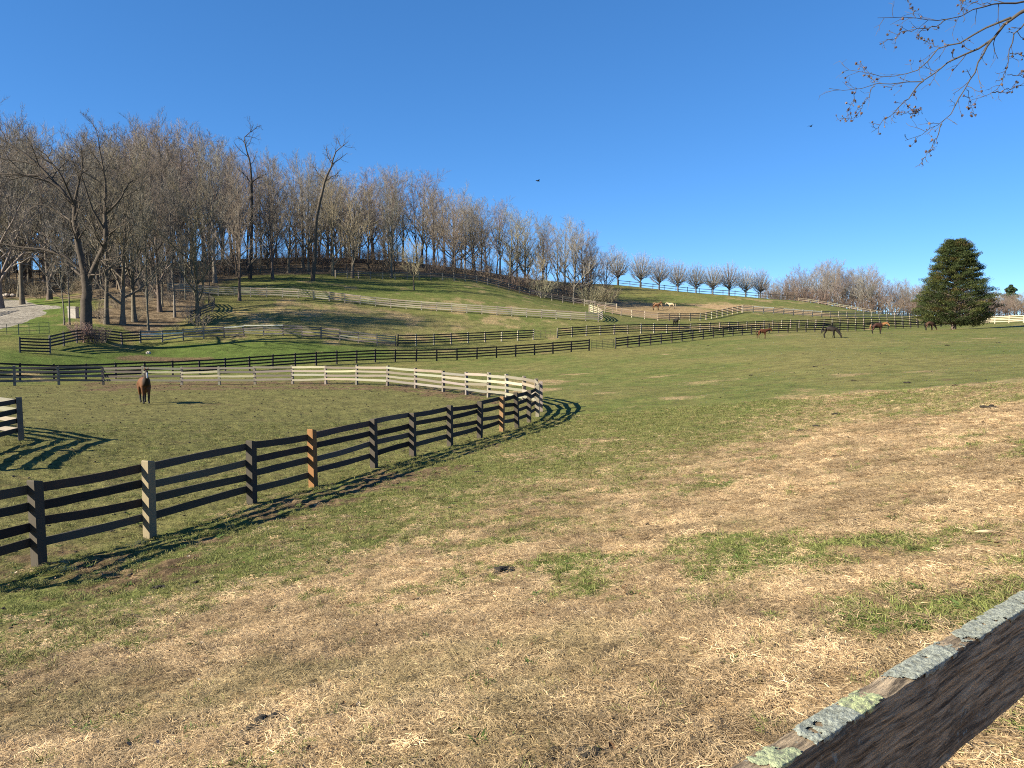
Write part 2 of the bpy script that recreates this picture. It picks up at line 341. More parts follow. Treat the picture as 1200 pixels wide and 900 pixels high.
# ---------------------------------------------------------------- ground: one sheet out to the horizon
def build_ground():
    th = np.r_[np.linspace(-47, 47, 620), np.linspace(47, 313, 112)[1:-1]]; th = np.radians(90 - th)
    r = [0.3]
    while r[-1] < 4200: r.append(r[-1] * (1.013 if r[-1] < 260 else 1.05))
    r = np.array(r); nt, nr = len(th), len(r)
    X = np.r_[0, (r[:, None] * np.cos(th)[None]).ravel()]; Y = np.r_[0, (r[:, None] * np.sin(th)[None]).ravel()]
    Zv = tz(X, Y); R = np.hypot(X, Y)
    st, di, lu, gr, wo, pe = ground_zones(X, Y)
    near = 1 - sstep(35, 80, R)
    rough = (fbm(X * 1.6, Y * 1.6, 71, 3) - .5) * .07 + (fbm(X * 7, Y * 7, 81, 3) - .5) * .035
    clod = np.maximum(pe * .8, di) * (fbm(X * 4, Y * 4, 91, 3) - .5) * .10
    Zv = Zv + near * (rough + clod) * (1 - gr)
    Zv = Zv - 0.05 * gr
    i = np.arange(nr - 1)[:, None] * nt + 1; j = np.arange(nt)[None]; j2 = (j + 1) % nt
    Q = np.stack([i + j2, i + j, i + nt + j, i + nt + j2], -1).reshape(-1, 4)
    T = np.stack([np.zeros(nt, int), 1 + np.arange(nt), 1 + (np.arange(nt) + 1) % nt], -1)[:, ::-1]
    me = np_mesh('ground', np.stack([X, Y, Zv], -1), Q, T, smooth=True)
    for nm, a, b, c in (('zoneA', st, di, lu), ('zoneB', gr, wo, pe)):
        at_ = me.attributes.new(nm, 'FLOAT_COLOR', 'POINT'); at_.data.foreach_set('color', np.stack([a, b, c, np.ones_like(a)], -1).astype(np.float32).ravel())
    o = add_obj('ground', me, M_GROUND); o['kind'] = 'structure'
    if o.data.polygons[1000].normal.z < 0: o.data.flip_normals()
build_ground()

# ---------------------------------------------------------------- fences
def board_mesh(sag, twist, seg=5):
    V = []; Q = []
    for i in range(seg + 1):
        x = i / seg - .5; dz = -sag * (1 - 4 * x * x); dy = twist * x
        for y, z in ((-.5, -.5), (.5, -.5), (.5, .5), (-.5, .5)): V.append((x, y + dy, z + dz + (random.uniform(-.05, .05) if 0 < i < seg else 0)))
    for i in range(seg):
        for j in range(4): a = i * 4 + j; b = i * 4 + (j + 1) % 4; Q.append((a, a + 4, b + 4, b))
    Q += [(0, 1, 2, 3), (seg * 4 + 3, seg * 4 + 2, seg * 4 + 1, seg * 4)]
    return np_mesh('board', np.array(V), Q)
BOARDS = [board_mesh(random.uniform(-.10, .22), random.uniform(-.5, .5)) for _ in range(9)]
for b in BOARDS: b.materials.append(M_WOOD)
def post_mesh(slope, lean):
    V = []; Q = []
    for z, s in ((-.25, .5), (.35, .5), (.7, .5), (.985, .5), (1.0, .44)):
        for x, y in ((-1, -1), (1, -1), (1, 1), (-1, 1)):
            V.append((x * s + lean * max(z, 0), y * s, z + (slope * x * .5 if z > .9 else 0)))
    for i in range(4):
        for j in range(4): a = i * 4 + j; b = i * 4 + (j + 1) % 4; Q.append((a, b, b + 4, a + 4))
    Q += [(16, 17, 18, 19), (3, 2, 1, 0)]
    return np_mesh('post', np.array(V), Q)
POSTS = [post_mesh(random.uniform(-.04, .04), random.uniform(-.25, .25)) for _ in range(6)]
for p in POSTS: p.materials.append(M_POST)
RAILS = (0.37, 0.69, 1.01, 1.33)
def resample(pts, sp):
    P = np.array(pts, float); d = np.r_[0, np.cumsum(np.hypot(*np.diff(P, axis=0).T))]
    n = max(1, round(d[-1] / sp)); t = np.linspace(0, d[-1], n + 1)
    return [np.array((np.interp(a, d, P[:, 0]), np.interp(a, d, P[:, 1]))) for a in t]
def fence(name, label, pts, board_c, post_c, side=1, spacing=2.45, rails=RAILS, h=1.45, bh=.15, ps=.15, bt=.03, special_posts={}, special_boards={}, explicit=False, missing=(), var=.3, post_rot=0.0, wonk=.012):
    """post-and-board fence along a ground path; boards on the left (side=1) or right (-1) of the way the path runs"""
    P = [np.array(p) for p in pts] if explicit else resample(pts, spacing)
    zs = tz(np.array([p[0] for p in P]), np.array([p[1] for p in P]))
    root = thing(name, label, 'fence', (P[0][0], P[0][1], float(zs[0])))
    org = Vector((P[0][0], P[0][1], float(zs[0]))); n = len(P); tops = []
    for i, p in enumerate(P):
        d = P[min(i + 1, n - 1)] - P[max(i - 1, 0)]; d /= np.linalg.norm(d); a = math.atan2(d[1], d[0])
        o = add_obj('post', random.choice(POSTS), None, root, special_posts.get(i, jit(post_c, var)))
        hh = h * random.uniform(.97, 1.04)
        o.location = Vector((p[0], p[1], float(zs[i]))) - org; o.rotation_euler = (random.gauss(0, .015), random.gauss(0, .015), a + post_rot); o.scale = (ps, ps, hh)
        nrm = np.array((-d[1], d[0])) * side
        tops.append((p + nrm * (ps / 2 + bt / 2 + .002), float(zs[i])))
    for i in range(n - 1):
        if i in missing: continue
        for j, rh in enumerate(rails):
            c = special_boards.get((i, j), jit(board_c, var))
            if c is None: continue
            (a, za), (b, zb) = tops[i], tops[i + 1]
            A = Vector((a[0], a[1], za + rh + random.gauss(0, wonk))); B = Vector((b[0], b[1], zb + rh + random.gauss(0, wonk)))
            D = B - A; L = D.length; x = D / L; y = Vector((0, 0, 1)).cross(x).normalized(); z = x.cross(y)
            o = add_obj('board', random.choice(BOARDS), None, root, c)
            m = Matrix((x, y, z)).transposed().to_4x4(); m.translation = (A + B) / 2 - org
            o.matrix_local = m @ Matrix.Diagonal((L * .998, bt, bh * random.uniform(.93, 1.05), 1))
    return root
def W_(*pts): return [gxy(*p) for p in pts]
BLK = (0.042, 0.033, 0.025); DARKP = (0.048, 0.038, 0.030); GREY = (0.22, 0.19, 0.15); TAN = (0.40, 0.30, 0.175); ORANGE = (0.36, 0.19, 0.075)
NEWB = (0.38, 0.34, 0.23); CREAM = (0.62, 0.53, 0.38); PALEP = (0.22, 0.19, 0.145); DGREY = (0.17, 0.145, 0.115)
nn = len(PEN_NEAR)
pb = {}; pp = {2: (0.25, 0.20, 0.125), 4: (0.25, 0.125, 0.05), 9: (0.25, 0.145, 0.07), 1: (.075, .062, .047), 3: (.06, .05, .039), 5: (.07, .057, .044), 6: (.075, .06, .046), 7: (.07, .057, .043), 8: (.065, .053, .041), 11: (.10, .08, .06)}
for i in range(nn - 2, nn + len(PEN_BACK) - 1):
    k = i - nn + 1
    for j in range(4):
        g = random.random()
        pb[(i, j)] = jit(NEWB, .1) if (k, j) in ((9, 2), (13, 2), (14, 2), (12, 1), (13, 1), (2, 2), (3, 2), (10, 3)) else jit(GREY if k < 14 else DGREY, .3) if k > 3 else jit((0.21, 0.183, 0.135), .3)  # darker grey at the left end paints in the shade of the unlit stretch
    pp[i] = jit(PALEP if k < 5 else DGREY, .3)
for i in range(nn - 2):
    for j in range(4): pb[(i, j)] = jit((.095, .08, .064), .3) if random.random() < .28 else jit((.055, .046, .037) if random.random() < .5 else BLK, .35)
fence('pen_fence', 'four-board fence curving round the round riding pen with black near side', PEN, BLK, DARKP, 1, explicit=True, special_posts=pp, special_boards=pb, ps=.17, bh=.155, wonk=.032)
fence('yard_fence', 'short weathered fence corner casting curved striped shadows inside the pen', W_((-75, 20.5), (-28, 23.2), (22, 25.5), (-25, 27.2), (-90, 30)), (.05, .043, .036), DARKP, 1, explicit=True, special_posts={2: (.17, .14, .11)},
      special_boards={(i, j): jit((.27, .235, .18), .25) for i in (2, 3) for j in range(4)}, ps=.17, bh=.16)  # sunlit far leg coloured pale, unlit near leg dark: light painted into the boards
fence('meadow_fence', 'long black board fence between the riding pen and the tube gate', W_((-60, 63), (60, 66), (160, 71), (260, 76), (451, 89), (690, 98)), (.028, .024, .021), (.05, .043, .037), -1)
fence('meadow_fence', 'long black board fence running from the tube gate to the cedar tree', W_((721, 99.6), (800, 110), (900, 124), (1000, 138), (1075, 149), (1128, 150)), (.028, .024, .021), (.045, .04, .034), -1)
fence('yard_fence', 'dark board fence at the foot of the large spreading bare tree', W_((60, 79), (95, 84), (132, 89), (166, 92)), (.06, .05, .045), (.09, .08, .07), -1, bh=.17)
fence('stock_panel', 'black five-board fence panel beside the green pipe fence', W_((25, 76), (60, 77.5)), (.035, .032, .03), (.16, .14, .12), -1, spacing=3.0, rails=(.2, .5, .8, 1.1, 1.4), h=1.55)
fence('bank_fence', 'weathered grey fence with pale new boards below the bare dirt bank', W_((166.5, 92.3), (225, 95.3), (275, 97), (350, 98.5), (437, 99), (464, 99.8)), (.25, .205, .17), (.17, .14, .12), -1,
      special_boards={**{(i, 3): (.80, .74, .58) for i in (4, 5, 6)}, (0, 2): (.8, .76, .62), (1, 2): (.78, .74, .6)}, wonk=.05, var=.4)
fence('hill_fence', 'black board fence with pale posts ending at the tan tube gate', W_((466.5, 100.2), (545, 105), (625, 110)), (.05, .042, .036), (.40, .34, .26), -1, special_posts={0: (.05, .045, .04)})
fence('hill_fence', 'dark board fence with pale posts starting right of the tan tube gate', W_((653, 111.5), (800, 122), (900, 136), (1000, 150), (1072, 160)), (.05, .043, .038), (.25, .215, .165), -1)
fence('upper_fence', 'cream board fence crossing the hillside below the bare wood', W_((200, 117.5), (240, 120), (345, 122), (450, 123), (550, 124), (640, 125.3), (700, 126), (706, 130), (700, 138), (690, 143)), (.38, .325, .235), (.34, .29, .22), -1, var=.25, bh=.17)
fence('corner_fence', 'small dark fence corner in the shade below the cream fence', W_((226, 102.5), (240, 106), (257, 109), (247, 112.5)), (.07, .06, .055), (.10, .085, .07), -1)
fence('wood_edge_fence', 'grey post fence along the foot of the bare wood on the hill', W_((395, 147), (430, 151), (500, 155), (560, 159), (620, 164), (680, 166.5), (722, 163)), (.13, .11, .095), (.33, .28, .22), -1, rails=(.6, 1.0, 1.3))
fence('paddock_fence', 'brown board fence with pale posts around the hill paddock of two horses', W_((700, 153), (722, 147.5), (740, 145), (775, 143), (820, 147), (868, 162)), (.15, .11, .08), (.33, .28, .21), -1)
fence('far_fence', 'pale fence crossing the dry slope beyond the hill paddock', W_((869, 162.5), (915, 165), (960, 168), (1010, 173), (1072, 180)), (.28, .24, .18), (.32, .28, .21), -1, special_boards={(i, 3): (.82, .76, .6) for i in (1, 2, 4, 5, 6, 7)}, var=.25)
fence('ridge_fence', 'thin dark fence on the skyline under the row of rounded trees', W_((724, 217), (775, 214), (815, 212), (860, 210), (905, 209), (928, 209)), (.07, .06, .05), (.08, .07, .06), -1, rails=(.6, 1.25), spacing=3.2)
fence('ridge_fence', 'pale cream fence running down the ridge in front of the far wood', W_((933, 207), (965, 205), (1000, 202.5), (1030, 201)), (.26, .215, .15), (.28, .23, .17), -1, rails=(.35, .75), h=.9)
fence('field_fence', 'bright cream board fence at the field edge beyond the cedar tree', W_((1147, 152), (1200, 146), (1270, 141)), (.50, .42, .31), (.46, .39, .29), -1, var=.15)
fence('drive_fence', 'dark fence end beside the gravel drive', W_((-45, 95), (-18, 100), (2, 104)), (.05, .045, .04), (.07, .06, .05), -1)

# the fence the photographer leans over: one lichen-crusted board in view
def near_fence():
    a = np.array((.2825, .7416)); b = np.array((.7888, 1.1575)); d = (b - a) / np.linalg.norm(b - a); back = np.array((-d[1], d[0]))
    zt = CAMZ - .425; p0 = a - d * 1.35; p1 = a + d * 1.75; L = 3.1
    root = thing('near_fence', 'dark rough fence board with pale lichen along its top edge', 'fence', (p0[0], p0[1], gz(*p0)))
    o0 = Vector(root.location)
    k = N('rough_board'); tc = k.n('TexCoord'); ob = tc.outputs['Object']
    warp = k.n('VectorMath', operation='ADD'); k.l(ob, warp.inputs[0]); wv = k.n('VectorMath', operation='SCALE'); wv.inputs['Scale'].default_value = .03
    wnz = k.n('TexNoise'); wnz.inputs['Scale'].default_value = 4; k.l(ob, wnz.inputs['Vector']); k.l(wnz.outputs[1], wv.inputs[0]); k.l(wv.outputs[0], warp.inputs[1])
    g1 = k.noise(k.map(warp.outputs[0], (6, 60, 105)), 1.5, 9, .78); g2 = k.noise(k.map(ob, (20, 60, 50)), 1.0, 5, .7); bl = k.noise(ob, 9, 5, .65); sp = k.noise(ob, 75, 3, .6)
    c = k.mix(k.ramp(g1, .36, .64), (0.058, 0.042, 0.028), (0.52, 0.385, 0.245))
    c = k.mix(k.ramp(bl, .46, .72, 0, .65), c, (0.11, 0.080, 0.054))
    c = k.mix(k.ramp(g2, .58, .74, 0, .6), c, (0.50, 0.40, 0.29))
    c = k.mix(k.ramp(k.math('MULTIPLY', sp, k.ramp(bl, .4, .6, .8, 1.05)), .62, .70, 0, .8), c, (0.30, 0.31, 0.27))
    k.bump(k.math('ADD', g1, k.math('MULTIPLY', g2, .5)), 1.0, 0.006); k.col(c)
    lk = N('lichen'); tl = lk.n('TexCoord').outputs['Object']; oi = lk.n('ObjectInfo')
    ln = lk.noise(tl, 130, 5, .7); lb = lk.noise(tl, 24, 4, .6)
    lc = lk.mix(lk.ramp(ln, .3, .62), (0.13, 0.13, 0.10), oi.outputs['Color']); lc = lk.mix(lk.ramp(lb, .5, .72, 0, .5), lc, (0.24, 0.25, 0.215))
    lk.bump(ln, .9, .006); lk.col(lc)
    bt, bhh = .034, .142
    def brd(zc, nm, hgt):
        nx, nz_ = 260, 16; V = []; Q = []
        prof = [(0, -1)] * 1
        ring = [(-bt / 2, -hgt / 2)] + [(-bt / 2, -hgt / 2 + hgt * (i / nz_)) for i in range(1, nz_)] + [(-bt / 2 + .002, hgt / 2 - .001)] + [(-bt / 2 + bt * i / 6, hgt / 2) for i in range(1, 6)] + [(bt / 2 - .002, hgt / 2 - .001), (bt / 2, hgt / 2 - .01), (bt / 2, -hgt / 2)]
        m = len(ring); xs = np.linspace(0, L, nx)
        for i in range(nx):
            for y, z in ring:
                e = .0035 * (vnoise(np.array(xs[i] * 14), np.array(z * 90 + y * 70), 5) - .5) + .002 * (vnoise(np.array(xs[i] * 60), np.array(z * 160 + 3), 6) - .5)
                V.append((xs[i], y + (e if abs(y) > bt * .4 else 0), z + (e * .8 if z > hgt * .48 else 0)))
        for i in range(nx - 1):
            for j in range(m): a_ = i * m + j; b_ = i * m + (j + 1) % m; Q.append((a_, b_, b_ + m, a_ + m))
        me = np_mesh('board', np.array(V), Q); ob_ = add_obj('board', me, k.m, root)
        X = Vector((d[0], d[1], 0)); Yv = Vector((back[0], back[1], 0)); M = Matrix((X, Yv, Vector((0, 0, 1)))).transposed().to_4x4()
        M.translation = Vector((p0[0] + back[0] * bt / 2, p0[1] + back[1] * bt / 2, zc)) - o0; ob_.matrix_local = M; return ob_
    top = brd(zt - bhh / 2, 'board', bhh)
    for q in (1, 2, 3): brd(zt - bhh / 2 - .40 * q, 'board', bhh)
    for t in (.02, L - .02):
        p = p0 + d * t - back * .085; zg = gz(*p); o = add_obj('post', POSTS[0], None, root, (.10, .085, .07)); o.location = Vector((p[0], p[1], zg)) - o0; o.scale = (.14, .14, zt - zg + .03); o.rotation_euler = (0, 0, math.atan2(d[1], d[0]))
    # lichen crusts: sheets with lobed edges wrapped over the top edge
    def tt(px, py):                       # distance along the board of a photo pixel on the far top edge
        r = ray(px, py); r = r / r[1]; Yd = -.425 / r[2]; return float((np.array((r[0] * Yd, Yd)) - p0) @ d)
    rng = np.random.default_rng(4)
    for (u0, u1, colr) in (((866, 909), (940, 866), (.36, .39, .22)), ((926, 874), (1004, 818), (.30, .315, .265)), ((972, 840), (1026, 803), (.42, .45, .22)), ((1028, 802), (1114, 750), (.31, .32, .265)), ((1108, 753), (1262, 650), (.30, .31, .255))):
        a0, a1 = tt(*u0), tt(*u1); nx = int((a1 - a0) / .0016) + 2; ny = 34; s = np.linspace(a0, a1, nx)
        # profile across: from the far top edge over the near edge, a little down the front
        q = np.linspace(0, 1, ny); S, Qq = np.meshgrid(s, q, indexing='ij')
        low = .001 + .012 * fbm(s * 60, s * 0 + u0[0], 3, 4)               # how far it creeps down the front
        tot = bt - .001 + low[:, None]; w_ = Qq * tot
        yy = np.where(w_ < bt, bt / 2 - .001 - w_, -bt / 2); zz = np.where(w_ < bt, 0, -(w_ - bt))
        ends = np.minimum(S - a0, a1 - S); inset = .034 * fbm(Qq * 4 + u0[0], Qq * 0 + 2, 8, 4) + .012 * (fbm(S * 140, Qq * 9, 23, 3) - .5)
        edge = np.minimum(np.minimum(ends - inset, Qq * tot * 1.2 + .0006), (1 - Qq) * tot + .0004)
        thick = .0022 * sstep(-.001, .006, edge) * (.55 + .9 * fbm(S * 160, Qq * 7, 17, 4)) + .0009 * (vnoise(S * 420, Qq * 26, 19) - .5)
        rag = fbm(S * 70 + u0[0], Qq * 3.2, 41, 5) - .5; mask = np.minimum(ends, .05) / .028 + rag * 3.2 - 1.0 + np.minimum(0, (1 - Qq) * 8 - 1 + rag * 2) + .4 * np.minimum(0, Qq * 9 - .8 + rag * 2); thick = thick * (.35 + .65 * sstep(0, .8, mask)); hole = fbm(S * 45, Qq * 2.5, 43, 4) > .80; mask = np.where(hole, -1, mask)
        ny_ = np.where(w_ < bt, 0, -1.0); nzv = np.where(w_ < bt, 1.0, 0.15)
        blend = sstep(bt - .004, bt + .004, w_); ny_ = -blend; nzv = 1 - .85 * blend
        V = np.stack([S, yy + ny_ * thick, bhh / 2 + zz + nzv * thick + .0006], -1).reshape(-1, 3)
        i = np.arange(nx - 1)[:, None] * ny; j = np.arange(ny - 1)[None]
        Qd = np.stack([i + j, i + ny + j, i + ny + j + 1, i + j + 1], -1).reshape(-1, 4)[:, ::-1]
        Qd = Qd[(mask.ravel()[Qd] > 0).all(1)]; me = np_mesh('lichen', V, Qd, smooth=True); add_obj('lichen', me, lk.m, top, colr)
near_fence()

# ---------------------------------------------------------------- gates
def tube_gate(name, label, pa, pb_, c, h=1.25, n=6, stays=3, posts=False):
    za, zb = gz(*pa), gz(*pb_); root = thing(name, label, 'gate', (pa[0], pa[1], za)); o0 = Vector(root.location)
    A = Vector((pa[0], pa[1], za)); B = Vector((pb_[0], pb_[1], zb))
    def tube(nm, pts, r):
        P = np.array([[tuple(q - o0) for q in pts]]); V, Q = tubes(P, np.full(P.shape[:2], r), 6); add_obj(nm, np_mesh(nm, V, Q, smooth=True), M_METAL, root, c)
    for i in range(n):
        z = Vector((0, 0, .18 + (h - .18) * i / (n - 1))); tube('rail', [A + z, (A + B) / 2 + z, B + z], .026)
    for i in range(stays + 2):
        p = A.lerp(B, i / (stays + 1)); tube('stay', [p + Vector((0, 0, .18)), p + Vector((0, 0, .7)), p + Vector((0, 0, h))], .026)
tube_gate('tube_gate', 'thin olive tube gate in the gap of the long black fence', gxy(692.5, 98.1), gxy(718.5, 99.5), (.20, .16, .09))
tube_gate('tube_gate', 'tan tube gate in the gap between two dark fences with pale posts', gxy(627.5, 110.2), gxy(650.5, 111.3), (.40, .30, .14))
tube_gate('pipe_fence', 'green pipe fence below the gravel drive', gxy(-45, 80), gxy(24, 82), (.035, .06, .045), h=1.35, n=4, stays=4)
tube_gate('pipe_fence', 'green pipe fence running on behind the black fence panel', gxy(24.6, 82), gxy(60, 84), (.035, .06, .045), h=1.35, n=4, stays=2)

# ---------------------------------------------------------------- bare trees
def unit(v): return v / (np.linalg.norm(v, axis=-1, keepdims=True) + 1e-9)
def grow(P, R, per, rng, t0=.3, t1=1.0, ang=.8, angsd=.15, lr=.5, fall=.4, k=4, up=.08, wig=.12, rr=.6, tip=.3, rmax=9.0, rmin=.004):
    n, kp, _ = P.shape; L = np.linalg.norm(np.diff(P, axis=1), axis=2).sum(1)
    idx = np.repeat(np.arange(n), per); m = len(idx); q = np.tile(np.arange(per), n)
    t = t0 + (t1 - t0) * (q + rng.random(m)) / per
    f = t * (kp - 1); i0 = np.minimum(f.astype(int), kp - 2); fr = (f - i0)[:, None]
    A = P[idx, i0]; B = P[idx, i0 + 1]; start = A * (1 - fr) + B * fr; tan = unit(B - A)
    rad = R[idx, i0] * (1 - fr[:, 0]) + R[idx, i0 + 1] * fr[:, 0]
    ref = np.where(np.abs(tan[:, 2:3]) > .9, np.array([[1., 0, 0]]), np.array([[0, 0, 1.]])); u = unit(np.cross(tan, ref)); v = np.cross(tan, u)
    az = q * 2.39996 + idx * 1.7 + rng.normal(0, .4, m); a = np.abs(rng.normal(ang, angsd, m))
    d = np.cos(a)[:, None] * tan + np.sin(a)[:, None] * (np.cos(az)[:, None] * u + np.sin(az)[:, None] * v)
    ln = L[idx] * lr * (1 - fall * (t - t0) / (t1 - t0 + 1e-6)) * rng.uniform(.7, 1.2, m); seg = ln / (k - 1)
    out = np.empty((m, k, 3)); out[:, 0] = start
    for j in range(1, k):
        d = unit(d + rng.normal(0, wig, (m, 3)) + np.array([0, 0, up])); out[:, j] = out[:, j - 1] + d * seg[:, None]
    r0 = np.minimum(np.maximum(rad * rr, rmin), rmax); Rn = r0[:, None] * np.linspace(1, tip, k)[None]
    return out, Rn
def line(pts, k):
    P = np.array(pts, float); d = np.r_[0, np.cumsum(np.linalg.norm(np.diff(P, axis=0), axis=1))]; t = np.linspace(0, d[-1], k)
    return np.stack([np.interp(t, d, P[:, i]) for i in range(3)], -1)
def tree_meshes(seed, H=20.0, rad=.22, t0=.3, limbs=20, la=.6, llr=.42, up=.13, sub=(8, 7, 7), tw=.014, fall=.38, wig=.05):
    rng = np.random.default_rng(seed); k = 12
    z = np.linspace(0, 1, k); wob = np.cumsum(rng.normal(0, wig * .35, (k, 2)), 0) * H * .12
    T = np.stack([wob[:, 0] - wob[0, 0], wob[:, 1] - wob[0, 1], z * H * .86], -1)[None]
    TR = (rad * (1 - z * .93) ** .9 * (1 + .6 * np.exp(-z * 30)))[None]
    L1, R1 = grow(T, TR, limbs, rng, t0, .99, la, .18, llr, fall, 7, up, .12, .66, .22)
    L2, R2 = grow(L1, R1, sub[0], rng, .22, 1.0, .62, .2, .46, .35, 5, .09, .12, .66, .35, rmin=.022)
    L3, R3 = grow(L2, R2, sub[1], rng, .2, 1.0, .55, .2, .48, .25, 4, .08, .09, .6, .5, rmin=tw * .8)
    L4, R4 = grow(L3, R3, sub[2], rng, .15, 1.0, .50, .18, .72, .2, 3, .07, .08, .8, .45, rmax=tw * .6, rmin=tw * .5)
    return finish_tree(T, TR, L1, R1, (L2, R2), (L3, R3), (L4, R4), rng)
def finish_tree(T, TR, L1, R1, a2, a3, a4, rng):
    bot = T.copy(); bot[0, 0, 2] = -.4
    tr = merge([tubes(bot, TR, 8), tubes(L1, R1, 5)]); cr = merge([tubes(*a2, 4), tubes(*a3, 3), ribbons(*a4, rng)])
    a = np_mesh('trunk', *tr, smooth=True); b = np_mesh('crown', *cr); a.materials.append(M_BARK); b.materials.append(M_TWIG)
    return a, b, float(np.percentile(a4[0][:, :, 2], 99.7))
def vase_tree(seed, H=8.0):
    """short trunk, straight limbs fanning out to a rounded crown"""
    rng = np.random.default_rng(seed); T = line([(0, 0, 0), (.03, 0, H * .12), (0, .03, H * .26), (0, 0, H * .42)], 8)[None]; TR = np.linspace(.26, .12, 8)[None]
    n = 52; Ls = []
    for i in range(n):
        el = math.asin(max(-1, 1 - 1.38 * (i + .5) / n)) if i < n else 0; az = i * 2.39996; R_ = rng.uniform(.86, 1.04)
        tip = np.array((math.cos(az) * math.cos(el) * .47 * H, math.sin(az) * math.cos(el) * .47 * H, H * .55 + math.sin(el) * H * .45)) * np.array((R_, R_, 1)); st = np.array((0, 0, H * rng.uniform(.14, .34) * (1 if el < 1 else 1.2)))
        mid = st * .5 + tip * .5 + np.array((0, 0, -.03 * H)) ; Ls.append(line([st, mid, tip], 7))
    L1 = np.array(Ls) + rng.normal(0, .03, (n, 7, 3)) * np.linspace(0, 1, 7)[None, :, None]; R1 = np.linspace(.075, .014, 7)[None].repeat(n, 0)
    a2 = grow(L1, R1, 8, rng, .25, .97, .42, .14, .34, .45, 4, .03, .06, .6, .4, rmin=.012); a3 = grow(*a2, 5, rng, .2, 1, .42, .14, .45, .3, 3, .03, .06, .6, .5, rmin=.010); a4 = grow(*a3, 3, rng, .15, 1, .40, .14, .6, .2, 3, .03, .06, .8, .5, rmax=.009, rmin=.008)
    return finish_tree(T, TR, L1, R1, a2, a3, a4, rng)
PROTO = {
    'tall': [tree_meshes(s, 21, .24 + .03 * (s % 3), .16 + .05 * (s % 3), 19, .60 + .05 * (s % 4), .40, .13, (7, 6, 6), .0145) for s in (1, 2, 3, 13)],
    'broad': [tree_meshes(s, 17, .27, .13, 18, .72 + .06 * (s % 3), .54, .14, (7, 6, 6), .0145) for s in (4, 5, 6, 14)],
    'thin': [tree_meshes(s, 18, .13, .28, 15, .55, .30, .13, (6, 6, 6)) for s in (7, 8)],
    'vase': [vase_tree(s) for s in (9, 10, 15)],
    'small': [tree_meshes(12, 8.0, .17, .22, 18, .95, .55, .10, (7, 6, 6), .013)],
}
def shrub_mesh(seed, H=3.0, stems=17):
    rng = np.random.default_rng(seed); k = 5
    a = rng.random(stems) * 6.283; r = rng.random(stems) * .5; lean = rng.uniform(.1, .7, stems)
    S = np.stack([np.stack([np.cos(a) * (r + lean * H * .8 * t), np.sin(a) * (r + lean * H * .8 * t), H * t * (1 - .25 * lean * t) - .1], -1) for t in np.linspace(0, 1, k)], 1)
    S += rng.normal(0, .05, S.shape); R = np.linspace(.03, .01, k)[None].repeat(stems, 0)
    L2, R2 = grow(S, R, 5, rng, .2, 1, .6, .2, .38, .3, 4, .04, .18, .7, .5, rmin=.012)
    L3, R3 = grow(L2, R2, 5, rng, .1, 1, .6, .2, .55, .2, 3, .04, .2, .8, .6, rmax=.012, rmin=.009)
    V, Q = merge([tubes(S, R, 4), tubes(L2, R2, 3), ribbons(L3, R3, rng)]); me = np_mesh('shrub', V, Q); me.materials.append(M_TWIG); return me
SHRUBS = [shrub_mesh(s) for s in (1, 2, 3)]
BROWN = ((.15, .12, .092), (.235, .197, .157)); RED = ((.14, .11, .088), (.245, .188, .150)); GRY = ((.18, .155, .127), (.24, .212, .178)); OLIVE = ((.16, .135, .098), (.27, .225, .148)); MAUVE = ((.15, .125, .11), (.20, .155, .135))
def tree(name, label, kind, x, y, H, cols, group=None, squash=1.0, lean=0.0):
    a, b, h0 = random.choice(PROTO[kind]); s = H / h0
    t = thing(name, label, 'tree', (x, y, gz(x, y) - .05), random.uniform(0, 6.283), group)
    t.scale = (s * squash, s * squash, s); t.rotation_euler[0] = lean + random.gauss(0, .02); t.rotation_euler[1] = random.gauss(0, .02)
    add_obj('trunk', a, None, t, jit(cols[0], .18)); add_obj('crown', b, None, t, jit(cols[1], .15)); return t
def shrub(label, x, y, H, c, group, w=1.0):
    o = add_obj('bare_shrub', random.choice(SHRUBS), None, None, jit(c, .2)); o.location = (x, y, gz(x, y) - .05); s = H / 3.0; o.scale = (s * w, s * w, s); o.rotation_euler[2] = random.uniform(0, 6.28)
    return tag(o, label, 'shrub', group)
